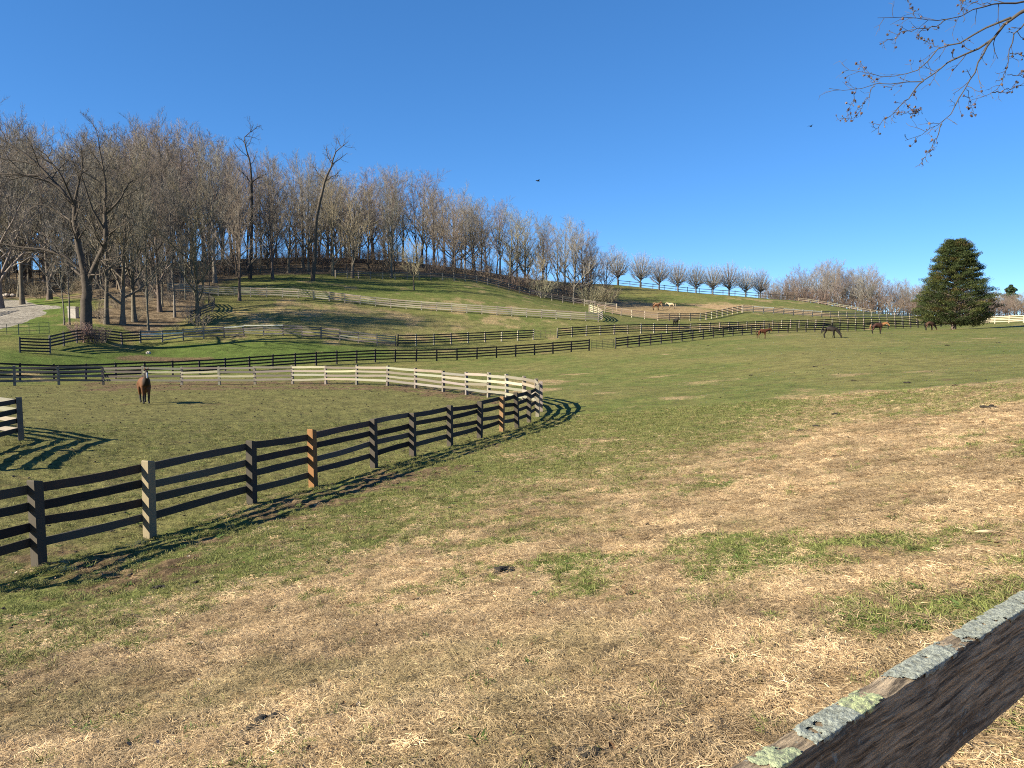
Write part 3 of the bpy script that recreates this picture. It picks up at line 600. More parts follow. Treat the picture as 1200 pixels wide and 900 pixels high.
# height limit of the hillside wood's outline in the photograph
_SX = [-150, 0, 40, 70, 110, 190, 250, 300, 330, 360, 400, 430, 470, 500, 540, 580, 620, 650, 680, 700, 716]
_SY = [100, 118, 150, 165, 143, 140, 152, 170, 185, 180, 198, 200, 188, 205, 218, 226, 250, 246, 258, 275, 292]
def where_in_wood(px):
    for lim, w_ in ((75, 'beside the gravel drive'), (150, 'behind the large spreading tree'), (235, 'left of the cream fence end'), (325, 'around the dark twisted snag'), (410, 'around the twisted pale snag'), (470, 'left of the small lone tree'), (540, 'right of the small lone tree'), (620, 'above the long cream fence')):
        if px < lim: return w_
    return 'by the hill paddock corner'
def wood_tree(x, y, front=False):
    px, pyb = topx((x, y, gz(x, y))); top = float(np.interp(px, _SX, _SY)); d = y
    H = (pyb - top) * d / F; H = min(H * random.uniform(.84, 1.03), 33)
    if H < 5: return
    q = random.random(); u = (px - 100) / 600
    if q < .34 + .12 * u: k, cols, lab, g = 'tall', RED, 'reddish brown leafless tree in the hillside wood', 'reddish trees of the hillside wood'
    elif q < .62: k, cols, lab, g = 'tall', BROWN, 'tall brown leafless tree in the hillside wood', 'tall brown trees of the hillside wood'
    elif q < .80: k, cols, lab, g = 'broad', GRY, 'broad grey leafless tree in the hillside wood', 'grey trees of the hillside wood'
    elif q < .88: k, cols, lab, g = 'broad', OLIVE, 'olive tinted budding tree in the hillside wood', 'olive budding trees of the hillside wood'
    else: k, cols, lab, g = 'thin', BROWN, 'thin pole-like leafless tree in the hillside wood', 'thin trees of the hillside wood'
    if k == 'thin': H *= .85
    inn = poly_sd(WOOD, np.array([x]), np.array([y]))[0] > 13 or y > 178
    lab = lab.replace('in the hillside wood', ('deep in' if inn else 'at the edge of') + ' the wood ' + where_in_wood(px))
    tree('bare_tree', lab, k, x, y, H, cols, g, squash=random.uniform(.75, 1.25) * (22 / max(H, 16)) ** .3, lean=random.gauss(0, .05))
rw = random.Random(5); placed = []
def spread_in(n, poly, mind, xr, yr, tries=9000):
    pa = np.array(poly); out = []
    for _ in range(tries):
        if len(out) >= n: break
        x = rw.uniform(*xr); y = rw.uniform(*yr)
        if poly_sd(poly, np.array([x]), np.array([y]))[0] < 0: continue
        if any((x - a) ** 2 + (y - b) ** 2 < mind * mind for a, b in placed): continue
        px = 600 + F * x / y
        if px < -160 or px > 730: continue
        placed.append((x, y)); out.append((x, y))
    return out
for x, y in spread_in(205, WOOD, 3.7, (-150, 26), (118, 205)): wood_tree(x, y)
for x, y in spread_in(40, WOOD, 2.8, (-150, 26), (120, 190)): tree('understory_tree', 'low branchy understory tree between the trunks of the wood ' + where_in_wood(600 + F * x / y), 'small', x, y, random.uniform(6, 11), random.choice([BROWN, GRY, OLIVE]), 'understory of the hillside wood')
for x, y in spread_in(70, WOOD, 1.8, (-120, 26), (96, 180)): tree('sapling', 'slender leafless sapling in the wood ' + where_in_wood(600 + F * x / y), 'thin', x, y, random.uniform(5, 13), random.choice([BROWN, GRY, RED]), 'saplings of the hillside wood', squash=1.25)
# trees standing in front of the wood, each where the photograph has it
for px, Y, H, kind, cols, lab in (
    (30, 112, 25, 'tall', BROWN, 'tall brown tree rising beside the gravel drive bend'), (4, 108, 27, 'broad', GRY, 'wide grey tree crowning the far side of the drive'),
    (62, 116, 22, 'broad', BROWN, 'brown bare tree behind the pale stone pillar'), (78, 93, 14, 'thin', GRY, 'slim pale trunk leaning beside the large spreading tree'), (84, 93, 16, 'thin', GRY, 'slim pale tree just behind the leaning slim trunk'),
    (127, 97, 24, 'tall', BROWN, 'tall many-limbed tree right of the large spreading tree'), (146, 98, 22, 'broad', BROWN, 'thick dark trunk behind the shaded yard fence'), (160, 100, 23, 'tall', OLIVE, 'olive tinted tree behind the yard fence'),
    (176, 97, 18, 'thin', BROWN, 'thin tree at the start of the weathered grey fence'), (190, 106, 22, 'broad', BROWN, 'brown tree between the grey fence and the wood'), (207, 104, 20, 'thin', GRY, 'thin grey tree left of the cream fence end'),
    (234, 103, 20, 'broad', OLIVE, 'bare tree standing over the small dark fence corner'), (283, 117, 19, 'tall', BROWN, 'brown tree just below the cream hillside fence'), (215, 125, 23, 'tall', RED, 'reddish tree behind the upper end of the cream fence'),
    (255, 132, 24, 'tall', GRY, 'grey tree at the wood edge above the cream fence'), (322, 138, 22, 'tall', RED, 'reddish tree at the wood edge left of the twisted pale snag'), (415, 150, 20, 'broad', OLIVE, 'olive tree right of the twisted pale snag'),
    (392, 150, 20, 'broad', OLIVE, 'olive budding tree close behind the twisted pale snag'), (460, 155, 21, 'tall', GRY, 'grey tree behind the small lone hillside tree'), (672, 171, 19, 'broad', GRY, 'spreading grey tree at the lower end of the wood'),
    (693, 174, 16, 'broad', MAUVE, 'last low spreading tree at the end of the hillside wood')):
    x, y = gxy(px, Y); placed.append((x, y)); tree('bare_tree', lab, kind, x, y, H, cols, squash=random.uniform(.85, 1.1))
x, y = gxy(486, 141); tree('bare_tree', 'small round lone tree on the grass above the cream fence', 'small', x, y, 9.6, OLIVE, squash=.85)
# trees traced limb by limb
def traced_tree(name, label, base, limbs, cols, levels, side=.6, seed=1, tw=.018):
    """limbs: list of (pixels with depth offsets, radius at start, radius at end)"""
    bx, by = gxy(*base); org = np.array((bx, by, gz(bx, by))); rng = np.random.default_rng(seed); root = thing(name, label, 'tree', org)
    Ps = []; Rs = []
    for pts, r0, r1 in limbs:
        P = line([at(p[0], p[1], base[1] + (p[2] if len(p) > 2 else 0)) - org for p in pts], 9); P += rng.normal(0, .05, P.shape) * np.linspace(0, 1, 9)[:, None]; Ps.append(P); Rs.append(np.linspace(r0, r1, 9))
    P = np.array(Ps); R = np.array(Rs); P[0, 0, 2] -= .4
    tr = [tubes(P, R, 8)]; cr = []
    Lp, Lr = P[1:], R[1:]
    for i, (per, lr, ang) in enumerate(levels):
        last = i == len(levels) - 1
        Lp, Lr = grow(Lp, Lr, per, rng, .25 if i == 0 else .15, 1, ang, .2, lr, .3, 5 if not last else 3, .06, .16, .55, .35, rmax=.07 if i else .12, rmin=tw * .6)
        (tr if i == 0 else cr).append(ribbons(Lp, Lr, rng) if last else tubes(Lp, Lr, 4))
    V, Q = merge(tr); add_obj('trunk', np_mesh('trunk', V, Q, smooth=True), M_BARK, root, cols[0])
    if cr: V, Q = merge(cr); add_obj('crown', np_mesh('crown', V, Q), M_TWIG, root, cols[1])
    return root
traced_tree('spreading_tree', 'large spreading bare tree with thick forked trunk behind the yard fence', (101, 88), [
    ([(101, 390), (101, 360), (102, 335), (99, 318)], .72, .50), ([(99, 320), (92, 290), (88, 262), (87, 240)], .40, .26), ([(103, 330), (113, 308), (124, 285, -1), (123, 250, -1)], .36, .2),
    ([(87, 242), (68, 218), (45, 206), (20, 204), (-10, 203)], .24, .05), ([(87, 242), (66, 216, 1), (42, 190, 1), (14, 170, 1), (-20, 150, 1)], .24, .05), ([(87, 240), (92, 215), (97, 195), (94, 170)], .2, .04),
    ([(87, 240), (72, 205, -2), (52, 180, -2), (36, 168, -2)], .14, .03), ([(97, 318), (75, 300), (52, 292), (30, 290), (-5, 285)], .2, .05), ([(97, 325), (80, 310, 2), (60, 300, 2), (36, 288, 2)], .16, .04),
    ([(123, 250, -1), (124, 215, -1), (118, 180, -1), (112, 150, -1)], .18, .03), ([(123, 252, -1), (140, 235, -1), (152, 215, -1), (176, 200, -1)], .14, .03), ([(123, 270, -1), (108, 245, -2), (95, 205, -3), (98, 165, -3)], .14, .03),
    ([(105, 322), (118, 322, -3), (132, 310, -3), (144, 306, -3)], .1, .03), ([(88, 262), (70, 250, 3), (52, 240, 3), (28, 238, 3)], .12, .03)],
    ((.085, .066, .052), (.15, .118, .092)), [(7, .42, .75), (6, .5, .7), (6, .5, .7), (4, .5, .7)], seed=21)
traced_tree('dead_tree', 'tall twisted pale snag standing alone on the grass before the wood', (366, 139), [
    ([(366, 331), (369, 300), (370, 260), (376, 232)], .42, .28), ([(376, 232), (381, 210), (390, 192), (391, 180), (400, 172), (408, 166)], .26, .04), ([(381, 212), (372, 203), (366, 192)], .14, .04), ([(390, 195), (384, 183), (382, 172)], .1, .03), ([(400, 173), (396, 165), (393, 160)], .06, .02), ([(378, 228), (368, 218), (365, 212)], .08, .02)],
    ((.10, .08, .062), (.14, .115, .09)), [(7, .34, .8), (5, .5, .8), (4, .5, .7)], seed=22)
traced_tree('dead_tree', 'dark twisted snag reaching above the hillside wood beside a reddish tree', (296, 137), [
    ([(293, 334), (294, 300), (295, 250), (295, 215)], .36, .24), ([(295, 215), (293, 190), (288, 172), (285, 162), (294, 154), (297, 146)], .2, .04), ([(295, 216), (288, 206), (281, 200)], .12, .04), ([(295, 214), (303, 207), (312, 204)], .12, .04), ([(288, 170), (284, 164), (278, 162)], .07, .02), ([(294, 155), (302, 148), (306, 149)], .06, .02)],
    ((.06, .048, .04), (.09, .075, .06)), [(7, .34, .8), (5, .5, .8), (4, .5, .7)], seed=23)
# the row of rounded trees on the skyline
for nth, (px, Y, H, s) in enumerate(((723, 216, 10.2, .80), (749, 214.5, 10.0, .80), (771, 213, 9.3, .80), (793, 212, 8.7, .82), (814, 211, 8.5, .80), (833.5, 210.5, 8.5, .82), (852.5, 210, 9.2, .82), (871.5, 209.5, 8.2, .76), (889, 209, 8.2, .78))):
    x, y = gxy(px, Y); tree('rounded_tree', '%s rounded tree from the wood in the row along the ridge fence' % ('first second third fourth fifth sixth seventh eighth ninth'.split()[nth]), 'vase', x, y, H, ((.10, .085, .075), (.30, .265, .25)), 'row of rounded trees on the ridge', squash=s)
# far wood right of the ridge
_FX = [895, 910, 935, 955, 975, 1000, 1020, 1040, 1060, 1085, 1150, 1200, 1300]; _FY = [326, 322, 312, 303, 306, 308, 312, 320, 326, 332, 338, 341, 342]
for i in range(120):
    px = 893 + (i * 0.618034 % 1) * 380; Y = rw.uniform(228, 275); x, y = gxy(px, Y); pyb = topx((x, y, gz(x, y)))[1]; H = max(4, (pyb - float(np.interp(px, _FX, _FY))) * Y / F * rw.uniform(.75, 1.02))
    big = px < 1060; cl_, nm_ = rw.choice([(MAUVE, 'dark brown'), (MAUVE, 'dark brown'), (GRY, 'grey'), (RED, 'reddish')])
    tree('bare_tree', (('tall ' if H > 13 else 'low ') + nm_ + ' bare tree in the far wood ' + ('next to the row of rounded trees' if px < 935 else 'behind the pale ridge fence' if px < 1010 else 'left of the cedar')) if big else nm_ + ' low bare tree in the far hedgerow ' + ('hidden behind the cedar' if px < 1150 else 'past the cedar'), rw.choice(['tall', 'broad', 'tall']) if big else 'broad', x, y, H, cl_, 'trees of the far wood' if big else 'trees of the far hedgerow', squash=rw.uniform(.85, 1.1) * (1.15 if big else 1.5))
for i in range(46):
    px = 905 + i * 7.6 + rw.uniform(-3, 3); Y = rw.uniform(222, 240); x, y = gxy(px, Y); shrub('low brown brush at the foot of the far wood ' + ('behind the pale ridge fence' if px < 1010 else 'left of the cedar' if px < 1112 else 'past the cedar'), x, y, rw.uniform(3, 5.5), (.16, .115, .09), 'brush along the far wood', 1.5)
for i in range(96):
    px = 250 + i * 4.9 + rw.uniform(-4, 4); Y = float(np.interp(px, [250, 330, 430, 560, 680, 720], [136, 150, 157, 164, 172, 172])) + rw.uniform(0, 24); x, y = gxy(px, Y)
    shrub('brown leafless brush under the wood ' + where_in_wood(px), x, y, rw.uniform(1.2, 4.2), (.25, .185, .135), 'brush under the hillside wood', 1.3)
for i in range(56):
    px = -20 + i * 4.9 + rw.uniform(-4, 4); Y = rw.uniform(96, 124) if px > 95 else rw.uniform(118, 132); x, y = gxy(px, Y)
    shrub('tangled bare brush among the trees ' + where_in_wood(px), x, y, rw.uniform(.9, 3.2), (.26, .21, .155), 'brush among the trees by the drive', 1.0)
for px, Y in ((104, 85), (112, 85.5), (93, 85.5), (98, 84.5), (120, 87)):
    x, y = gxy(px, Y); shrub('reddish brush around the foot of the large spreading tree', x, y, 1.9, (.24, .165, .13), 'brush at the spreading tree', 1.2)
for px, Y in ((697, 172), (703, 173), (690, 170), (634, 167), (640, 169), (712, 170)):
    x, y = gxy(px, Y); shrub('pale olive brush at the lower end of the hillside wood', x, y, 4.0, (.27, .235, .15), 'pale brush at the wood end', 1.3)

# ---------------------------------------------------------------- the cedar in the field
def cedar():
    bx, by = gxy(1115, 124); z0 = gz(bx, by); H = 14.2; rng = np.random.default_rng(33)
    root = thing('cedar_tree', 'dense dark green cone-shaped cedar standing alone in the field', 'tree', (bx, by, z0))
    k = N('cedar_foliage'); a = k.n('Attribute', attribute_name='tone'); k.b.inputs['Roughness'].default_value = .7; k.b.inputs['Specular IOR Level'].default_value = .2; k.col(a.outputs['Color'])
    prof_z = [.08, .14, .255, .355, .425, .525, .64, .71, .81, .92, .98, 1.0]; prof_r = [4.2, 5.2, 5.7, 5.3, 4.9, 4.2, 3.5, 3.2, 2.8, 2.1, 1.3, .5]
    trunk = line([(0, 0, -.4), (.1, 0, 3), (0, .1, 8), (.1, 0, H * .95)], 10)[None]; TR = np.linspace(.42, .06, 10)[None]
    Ls = []; Cs = []
    n = 540
    for i in range(n):
        t = .065 + .925 * ((i + rng.random()) / n) ** 1.05
        r = float(np.interp(t, prof_z, prof_r)); az = i * 2.39996 + rng.normal(0, .25)
        lobed = 1 + .09 * math.sin(az * 3 + t * 11) + .10 * math.sin(az * 7 - t * 31)
        q = rng.uniform(.45, 1.05) if rng.random() < .45 else rng.uniform(.85, 1.08)
        rad = r * lobed * q * .95
        p0 = np.array((0, 0, max(t * H - rad * .28, .9))); p1 = np.array((math.cos(az) * rad, math.sin(az) * rad, t * H + rng.normal(0, .12)))
        mid = (p0 + p1) / 2 + np.array((0, 0, .1)); Ls.append(line([p0, mid, p1], 4)); Cs.append((p1, rad, az, t))
    P = np.array(Ls); R = np.linspace(.07, .02, 4)[None].repeat(len(P), 0)
    V, Q = merge([tubes(trunk, TR, 8), tubes(P, R, 4)]); add_obj('trunk', np_mesh('trunk', V, Q, smooth=True), M_BARK, root, (.16, .12, .095))
    VV = []; CC = []
    for (c, rad, az, t) in Cs:
        m = 300; s = .86 if t < .6 else .70
        out = np.array((math.cos(az), math.sin(az), 0)); side = np.array((-out[1], out[0], 0)); up = np.array((0, 0, 1.))
        a_ = np.clip(rng.normal(0, .42, m), -.9, .8) * s * 1.35; b_ = np.clip(rng.normal(0, .42, m), -.85, .85) * s * 1.2; h_ = rng.normal(0, .19, m) * s + .10 * s * np.cos(a_ * 2)
        ctr = c + a_[:, None] * out - .25 * out * s + b_[:, None] * side + (h_ + .18 * a_)[:, None] * up
        d = unit(rng.normal(0, .55, (m, 3)) + out * .8 + up * .35); e = unit(np.cross(d, rng.normal(size=(m, 3)))); L = rng.uniform(.12, .27, m)[:, None]; W2 = L * rng.uniform(.22, .42, m)[:, None]
        VV.append(np.stack([ctr - d * L * .5, ctr + e * W2 * .5, ctr + d * L * .5, ctr - e * W2 * .5], 1).reshape(-1, 3))
        base = np.array((.034, .046, .014)) if rng.random() < .62 else np.array((.056, .062, .016)) if rng.random() < .8 else np.array((.078, .058, .020))
        cc = base[None] * rng.uniform(.55, 1.5, m)[:, None]; CC.append(np.repeat(cc, 4, 0))
    V = np.concatenate(VV); Q = np.arange(len(V)).reshape(-1, 4); me = np_mesh('crown', V, Q); C = np.concatenate(CC)
    A = me.attributes.new('tone', 'FLOAT_COLOR', 'POINT'); A.data.foreach_set('color', np.c_[C, np.ones(len(C))].astype(np.float32).ravel())
    add_obj('crown', me, k.m, root)
    # small far pine above the hedgerow
    bx, by = gxy(1180, 262); root = thing('pine_tree', 'small dark evergreen rising above the far hedgerow past the cedar', 'tree', (bx, by, gz(bx, by)))
    V, Q = tubes(line([(0, 0, -.3), (0, 0, 5), (.2, 0, 9.5)], 6)[None], np.linspace(.25, .05, 6)[None], 6); add_obj('trunk', np_mesh('trunk', V, Q), M_BARK, root, (.14, .11, .09))
    m = 2600; hz = rng.uniform(3, 10.5, m); rr_ = np.interp(hz, [3, 5.5, 7.5, 9.5, 10.5], [2.0, 3.6, 2.6, 1.8, .5]) * (.75 + .25 * np.sin(hz * 3)) * rng.random(m) ** .4; az = rng.random(m) * 6.283
    ctr = np.stack([np.cos(az) * rr_, np.sin(az) * rr_, hz], -1); d = unit(rng.normal(size=(m, 3))); e = unit(np.cross(d, rng.normal(size=(m, 3))))
    V = np.stack([ctr - d * .35, ctr + e * .14, ctr + d * .35, ctr - e * .14], 1).reshape(-1, 3); me = np_mesh('crown', V, np.arange(len(V)).reshape(-1, 4)); cc = np.repeat(np.array((.028, .045, .018))[None] * rng.uniform(.6, 1.5, m)[:, None], 4, 0)
    A = me.attributes.new('tone', 'FLOAT_COLOR', 'POINT'); A.data.foreach_set('color', np.c_[cc, np.ones(len(cc))].astype(np.float32).ravel()); add_obj('crown', me, k.m, root)
cedar()

# ---------------------------------------------------------------- horses
def skin(verts, edges, radii):
    me = bpy.data.meshes.new('body'); me.from_pydata(verts, edges, []); o = bpy.data.objects.new('tmp_body', me); COL.objects.link(o)
    o.modifiers.new('skin', 'SKIN'); sv = me.skin_vertices[0].data
    for i, r in enumerate(radii):
        sv[i].radius = r if isinstance(r, tuple) else (r, r); sv[i].use_root = (i == 0)
    m = o.modifiers.new('sub', 'SUBSURF'); m.levels = 2; m.render_levels = 2
    dg = bpy.context.evaluated_depsgraph_get(); ev = o.evaluated_get(dg); out = bpy.data.meshes.new_from_object(ev)
    bpy.data.objects.remove(o); return out
def horse(label, loc, heading, coat, points, hair, pose='stand', size=1.0, blaze=False, legs=(0, 0, 0, 0), turn=0.0, two=None):
    root = thing('horse', label, 'horse', (loc[0], loc[1], gz(*loc)), heading); root.scale = (size,) * 3
    graze = pose == 'graze'
    V = [(-.58, 0, 1.27), (-.25, 0, 1.27), (.12, 0, 1.22), (.46, 0, 1.20)]; R = [(.29, .30), (.30, .33), (.32, .36), (.28, .34)]
    if graze: neck = [(.72, 0, 1.12), (.96, 0, .84), (1.16, 0, .55), (1.24, 0, .44), (1.31, 0, .25), (1.35, 0, .09)]
    elif pose == 'low': neck = [(.74, 0, 1.30), (1.0, 0, 1.42), (1.25, 0, 1.52), (1.36, 0, 1.48), (1.52, 0, 1.28), (1.60, 0, 1.14)]
    else: neck = [(.68, 0, 1.36), (.86, 0, 1.62), (1.02, 0, 1.88), (1.13, 0, 1.87), (1.32, 0, 1.66), (1.42, 0, 1.52)]
    neck = [(x, turn * (x - .6), z) for x, y, z in neck]
    V += neck; R += [(.17, .23), (.11, .17), (.085, .12), (.095, .125), (.07, .09), (.062, .075)]
    E = [(i, i + 1) for i in range(9)]
    for s, (fo, ho) in ((1, legs[:2]), (-1, legs[2:])):
        b = len(V); V += [(.44, s * .15, .98), (.46 + fo * .4, s * .14, .54), (.45 + fo, s * .13, .17), (.50 + fo, s * .13, .045)]; R += [(.11, .14), .066, .046, .066]; E += [(3, b), (b, b + 1), (b + 1, b + 2), (b + 2, b + 3)]
        b = len(V); V += [(-.56, s * .15, 1.02), (-.48 + ho * .3, s * .16, .84), (-.70 + ho * .7, s * .14, .52), (-.64 + ho, s * .13, .17), (-.59 + ho, s * .13, .045)]; R += [(.15, .20), (.11, .14), .068, .047, .066]; E += [(0, b), (b, b + 1), (b + 1, b + 2), (b + 2, b + 3), (b + 3, b + 4)]
    me = skin(V, E, R)
    co = np.empty(len(me.vertices) * 3, np.float32); me.vertices.foreach_get('co', co); co = co.reshape(-1, 3)
    c = np.repeat(np.array(coat)[None], len(co), 0); f = sstep(.62, .40, co[:, 2])[:, None] * (np.abs(co[:, 0]) < .95)[:, None]; c = c * (1 - f) + np.array(points)[None] * f
    hoof = (co[:, 2] < .07)[:, None] & (np.abs(co[:, 0])[:, None] < 1.0); c = np.where(hoof, np.array((.05, .045, .04))[None], c)
    if two is not None: g = sstep(.50, .72, co[:, 0])[:, None] * (co[:, 2] > .8)[:, None]; c = c * (1 - g) + np.array(two)[None] * g
    if blaze:
        mz = (co[:, 0] > 1.19) & (np.abs(co[:, 1] - turn * (co[:, 0] - .6)) < .026) & (co[:, 2] > 1.52) & (co[:, 2] < 1.84); c[mz] = (.75, .72, .68)
    A = me.attributes.new('tone', 'FLOAT_COLOR', 'POINT'); A.data.foreach_set('color', np.c_[c, np.ones(len(c))].astype(np.float32).ravel())
    me.polygons.foreach_set('use_smooth', np.ones(len(me.polygons), bool)); me.materials.clear(); body = add_obj('body', me, M_COAT, root)
    poll = np.array(neck[2]); out = unit(np.array(neck[3]) - np.array(neck[1])); upv = np.array((0, 0, 1.)) if not graze else np.array((.8, 0, .3))
    for s in (1, -1):
        p = poll + np.array((.02, s * .065, 0)) + upv * .09; P = line([p, p + upv * .08 + np.array((.01, s * .015, 0)), p + upv * .17 + np.array((.02, s * .02, 0))], 4)[None]; v, q = tubes(P, np.array([[.03, .036, .026, .004]]), 6); add_obj('ear', np_mesh('ear', v, q, smooth=True), M_HAIR, root, coat)
        e = np.array(neck[3]) * .75 + np.array(neck[4]) * .25 + np.array((.01, s * .075, .01)); P = line([e - np.array((0, 0, .018)), e + np.array((0, 0, .018))], 3)[None]; v, q = tubes(P, np.array([[.008, .02, .008]]), 6); add_obj('eye', np_mesh('eye', v, q, smooth=True), M_HAIR, root, (.01, .008, .007))
    P = line([(-.82, 0, 1.36), (-.93, 0, 1.22), (-.97, .02, .9), (-.93, .03, .55)], 7)[None]; v, q = tubes(P, np.array([[.04, .06, .075, .08, .075, .06, .015]]), 7); add_obj('tail', np_mesh('tail', v, q, smooth=True), M_HAIR, root, hair)
    a, b, d_ = [np.array(neck[i]) for i in (0, 1, 2)]; nrm = unit(np.cross(d_ - a, np.array((0, 1., 0)))); nrm = -nrm if nrm[2] < 0 and not graze else nrm
    if graze: nrm = unit(np.array((.75, 0, .65)))
    P = line([np.array((.42, 0, 1.46)), a + nrm * .21, b + nrm * .165, d_ + nrm * .12], 9)[None] + np.array((0, .02, 0)); v, q = tubes(P, np.array([[.02, .045, .055, .06, .06, .06, .055, .05, .02]]), 6); add_obj('mane', np_mesh('mane', v, q, smooth=True), M_HAIR, root, hair)
    return root
BAY = (.115, .045, .016); DKB = (.013, .008, .006); CHES = (.085, .027, .011); BLKH = (.009, .008, .007)
horse('bay horse with white blaze facing out from the riding pen', gxy(169, 44.3), math.atan2(-.82, .57), BAY, (.018, .014, .012), BLKH, 'stand', 1.02, blaze=True, legs=(.03, -.05, -.04, .10), turn=-.10, two=(.020, .013, .010))  # shade on head and chest is painted into the coat as a darker front
horse('chestnut horse standing beside the long black fence', gxy(892, 104.5), .03, CHES, (.07, .035, .02), (.06, .03, .018), 'low', .86, legs=(.1, -.1, -.1, .12))
horse('dark brown horse grazing in the open field', gxy(971, 94), -.55, DKB, BLKH, BLKH, 'graze', .98, legs=(.06, -.05, -.08, .08))
horse('brown horse standing with its lighter neck raised near the cedar', gxy(1026, 104), .02, (.042, .016, .010), BLKH, (.25, .12, .05), 'low', .98, legs=(.02, .05, -.04, -.04), two=(.30, .135, .05), turn=-.25)
horse('brown horse grazing in the shade under the cedar', gxy(1087, 121), .15, (.06, .03, .018), BLKH, BLKH, 'graze', .95)
horse('bay horse standing in the hill paddock beside the pale horse', gxy(768, 168), .15, (.16, .07, .03), BLKH, BLKH, 'stand', 1.0)
horse('dun horse grazing near the bay in the hill paddock', gxy(772, 171), 2.9, (.24, .15, .08), (.1, .06, .04), BLKH, 'low', .95)
horse('pale cream horse with dark legs in the hill paddock', gxy(786, 172), 2.9, (.40, .31, .20), (.08, .05, .035), (.35, .27, .18), 'low', .9)
horse('black horse standing behind the pale-posted fence below the hill paddock', gxy(791, 131), -1.35, BLKH, BLKH, BLKH, 'low', .95)

# ---------------------------------------------------------------- tree at the right edge whose branch hangs into view
def branch_tree():
    D = 5.2; bx, by = 5.3, 5.6; z0 = gz(bx, by); org = np.array((bx, by, z0)); rng = np.random.default_rng(8)
    root = thing('overhanging_tree', 'bare branch with dark seed pods hanging into the sky', 'tree', tuple(org))
    def cr(pts, dep): return np.array([at(940 + x / 4.615, y / 4.615, D + dep * i / len(pts)) for i, (x, y) in enumerate(pts)]) - org
    A = [(1330, -20), (1200, 62), (1140, 88), (1075, 165), (1040, 200), (950, 260), (880, 300), (810, 325), (700, 410), (655, 440), (550, 455), (395, 460), (290, 470), (200, 490), (150, 480)]
    br = [(A, .026, .0022, .3), ([(655, 440), (600, 490), (560, 540), (540, 565), (490, 615), (430, 665), (380, 712)], .0075, .002, -.2),
          ([(1130, 95), (1040, 130), (940, 175), (850, 230), (750, 258), (690, 315), (640, 365), (590, 390), (480, 412), (350, 400), (270, 380), (215, 345)], .013, .002, .5),
          ([(1330, -30), (1200, 3), (1090, 10), (980, 45), (900, 70), (780, 105), (660, 98), (540, 98), (420, 95)], .014, .002, -.4), ([(780, 105), (730, 140), (660, 155), (560, 170), (500, 205), (440, 230)], .006, .0018, -.3),
          ([(1030, 210), (985, 300), (940, 370), (900, 450), (860, 520), (820, 595), (770, 650), (720, 685), (640, 730), (550, 765)], .011, .0018, -.5), ([(755, 670), (730, 750), (690, 820), (670, 850), (635, 895)], .006, .0016, -.2),
          ([(1330, 40), (1200, 130), (1150, 180), (1125, 270), (1105, 370), (1080, 450), (1030, 500), (960, 530), (920, 550)], .012, .002, .2),
          ([(750, 258), (690, 235), (620, 203)], .004, .0018, .1), ([(890, 480), (905, 560), (930, 630)], .003, .0015, .1), ([(395, 460), (360, 420), (330, 370), (300, 345)], .0035, .0015, .1), ([(290, 470), (270, 560), (235, 630)], .003, .0015, .1),
          ([(395, 465), (350, 520), (310, 610), (280, 640), (190, 640)], .0035, .0015, .1), ([(1110, 405), (1200, 402), (1300, 395)], .004, .002, .1), ([(1125, 290), (1200, 296), (1300, 300)], .004, .002, .1), ([(1030, 500), (1090, 490), (1150, 470), (1230, 440)], .005, .002, .1),
          ([(610, 100), (610, 60), (575, 10), (560, -20)], .003, .0015, .1), ([(870, 120), (880, 60), (850, 20), (900, -20)], .003, .0015, .1), ([(490, 610), (560, 612), (640, 605)], .003, .0015, 0.), ([(560, 560), (590, 590), (650, 600)], .003, .0015, 0.)]
    Ps = []; Rs = []
    for pts, r0, r1, dep in br:
        P = line(cr(pts, dep), 16); P[1:] += rng.normal(0, .006, P[1:].shape); Ps.append(P); Rs.append(r0 * (r1 / r0) ** np.linspace(0, 1, 16))
    P = np.array(Ps); R = np.array(Rs) * .62
    S1, T1 = grow(P, R, 15, rng, .22, .99, .8, .25, .10, .2, 4, -.02, .25, .6, .6, rmax=.0028, rmin=.0017)
    S2, T2 = grow(S1, T1, 2, rng, .4, 1.0, .7, .25, .55, .2, 3, -.05, .25, .8, .7, rmax=.0016, rmin=.0012)
    start = P[0, 0]; trunk = line([(0, 0, -.3), (.05, 0, 1.5), (-.05, .1, 3), (.1, .1, 5), (0, 0, 8.5)], 12); limb = line([trunk[5], (trunk[5] + start) / 2 + np.array((0, 0, .12)), start], 16)
    limb2 = line([trunk[6], (trunk[6] + P[3, 0]) / 2, P[3, 0]], 16); limb3 = line([trunk[5], (trunk[5] + P[7, 0]) / 2, P[7, 0]], 16)
    W1 = np.stack([limb, limb2, limb3]); WR = np.stack([np.linspace(.06, .026, 16), np.linspace(.03, .014, 16), np.linspace(.03, .012, 16)])
    upper = np.array([line([trunk[7 + i], trunk[7 + i] + np.array((math.cos(a) * 1.5, math.sin(a) * 1.5, 1.2)), trunk[7 + i] + np.array((math.cos(a) * 2.2, math.sin(a) * 2.2, 2.6))], 16) for i, a in ((0, .3), (1, -1.2), (2, 1.2), (3, -.3), (3, 2.0))]); UR = np.linspace(.05, .008, 16)[None].repeat(5, 0)
    U1, V1 = grow(upper, UR, 8, rng, .3, 1, .7, .2, .35, .3, 4, .05, .15, .5, .3)
    v, q = merge([tubes(trunk[None], np.linspace(.19, .04, 12)[None], 10)]); add_obj('trunk', np_mesh('trunk', v, q, smooth=True), M_BARK, root, (.20, .17, .14))
    v, q = merge([tubes(W1, WR, 7), tubes(P, R, 6), tubes(upper, UR, 6)]); add_obj('branch', np_mesh('branch', v, q, smooth=True), M_BARK, root, (.075, .063, .052))
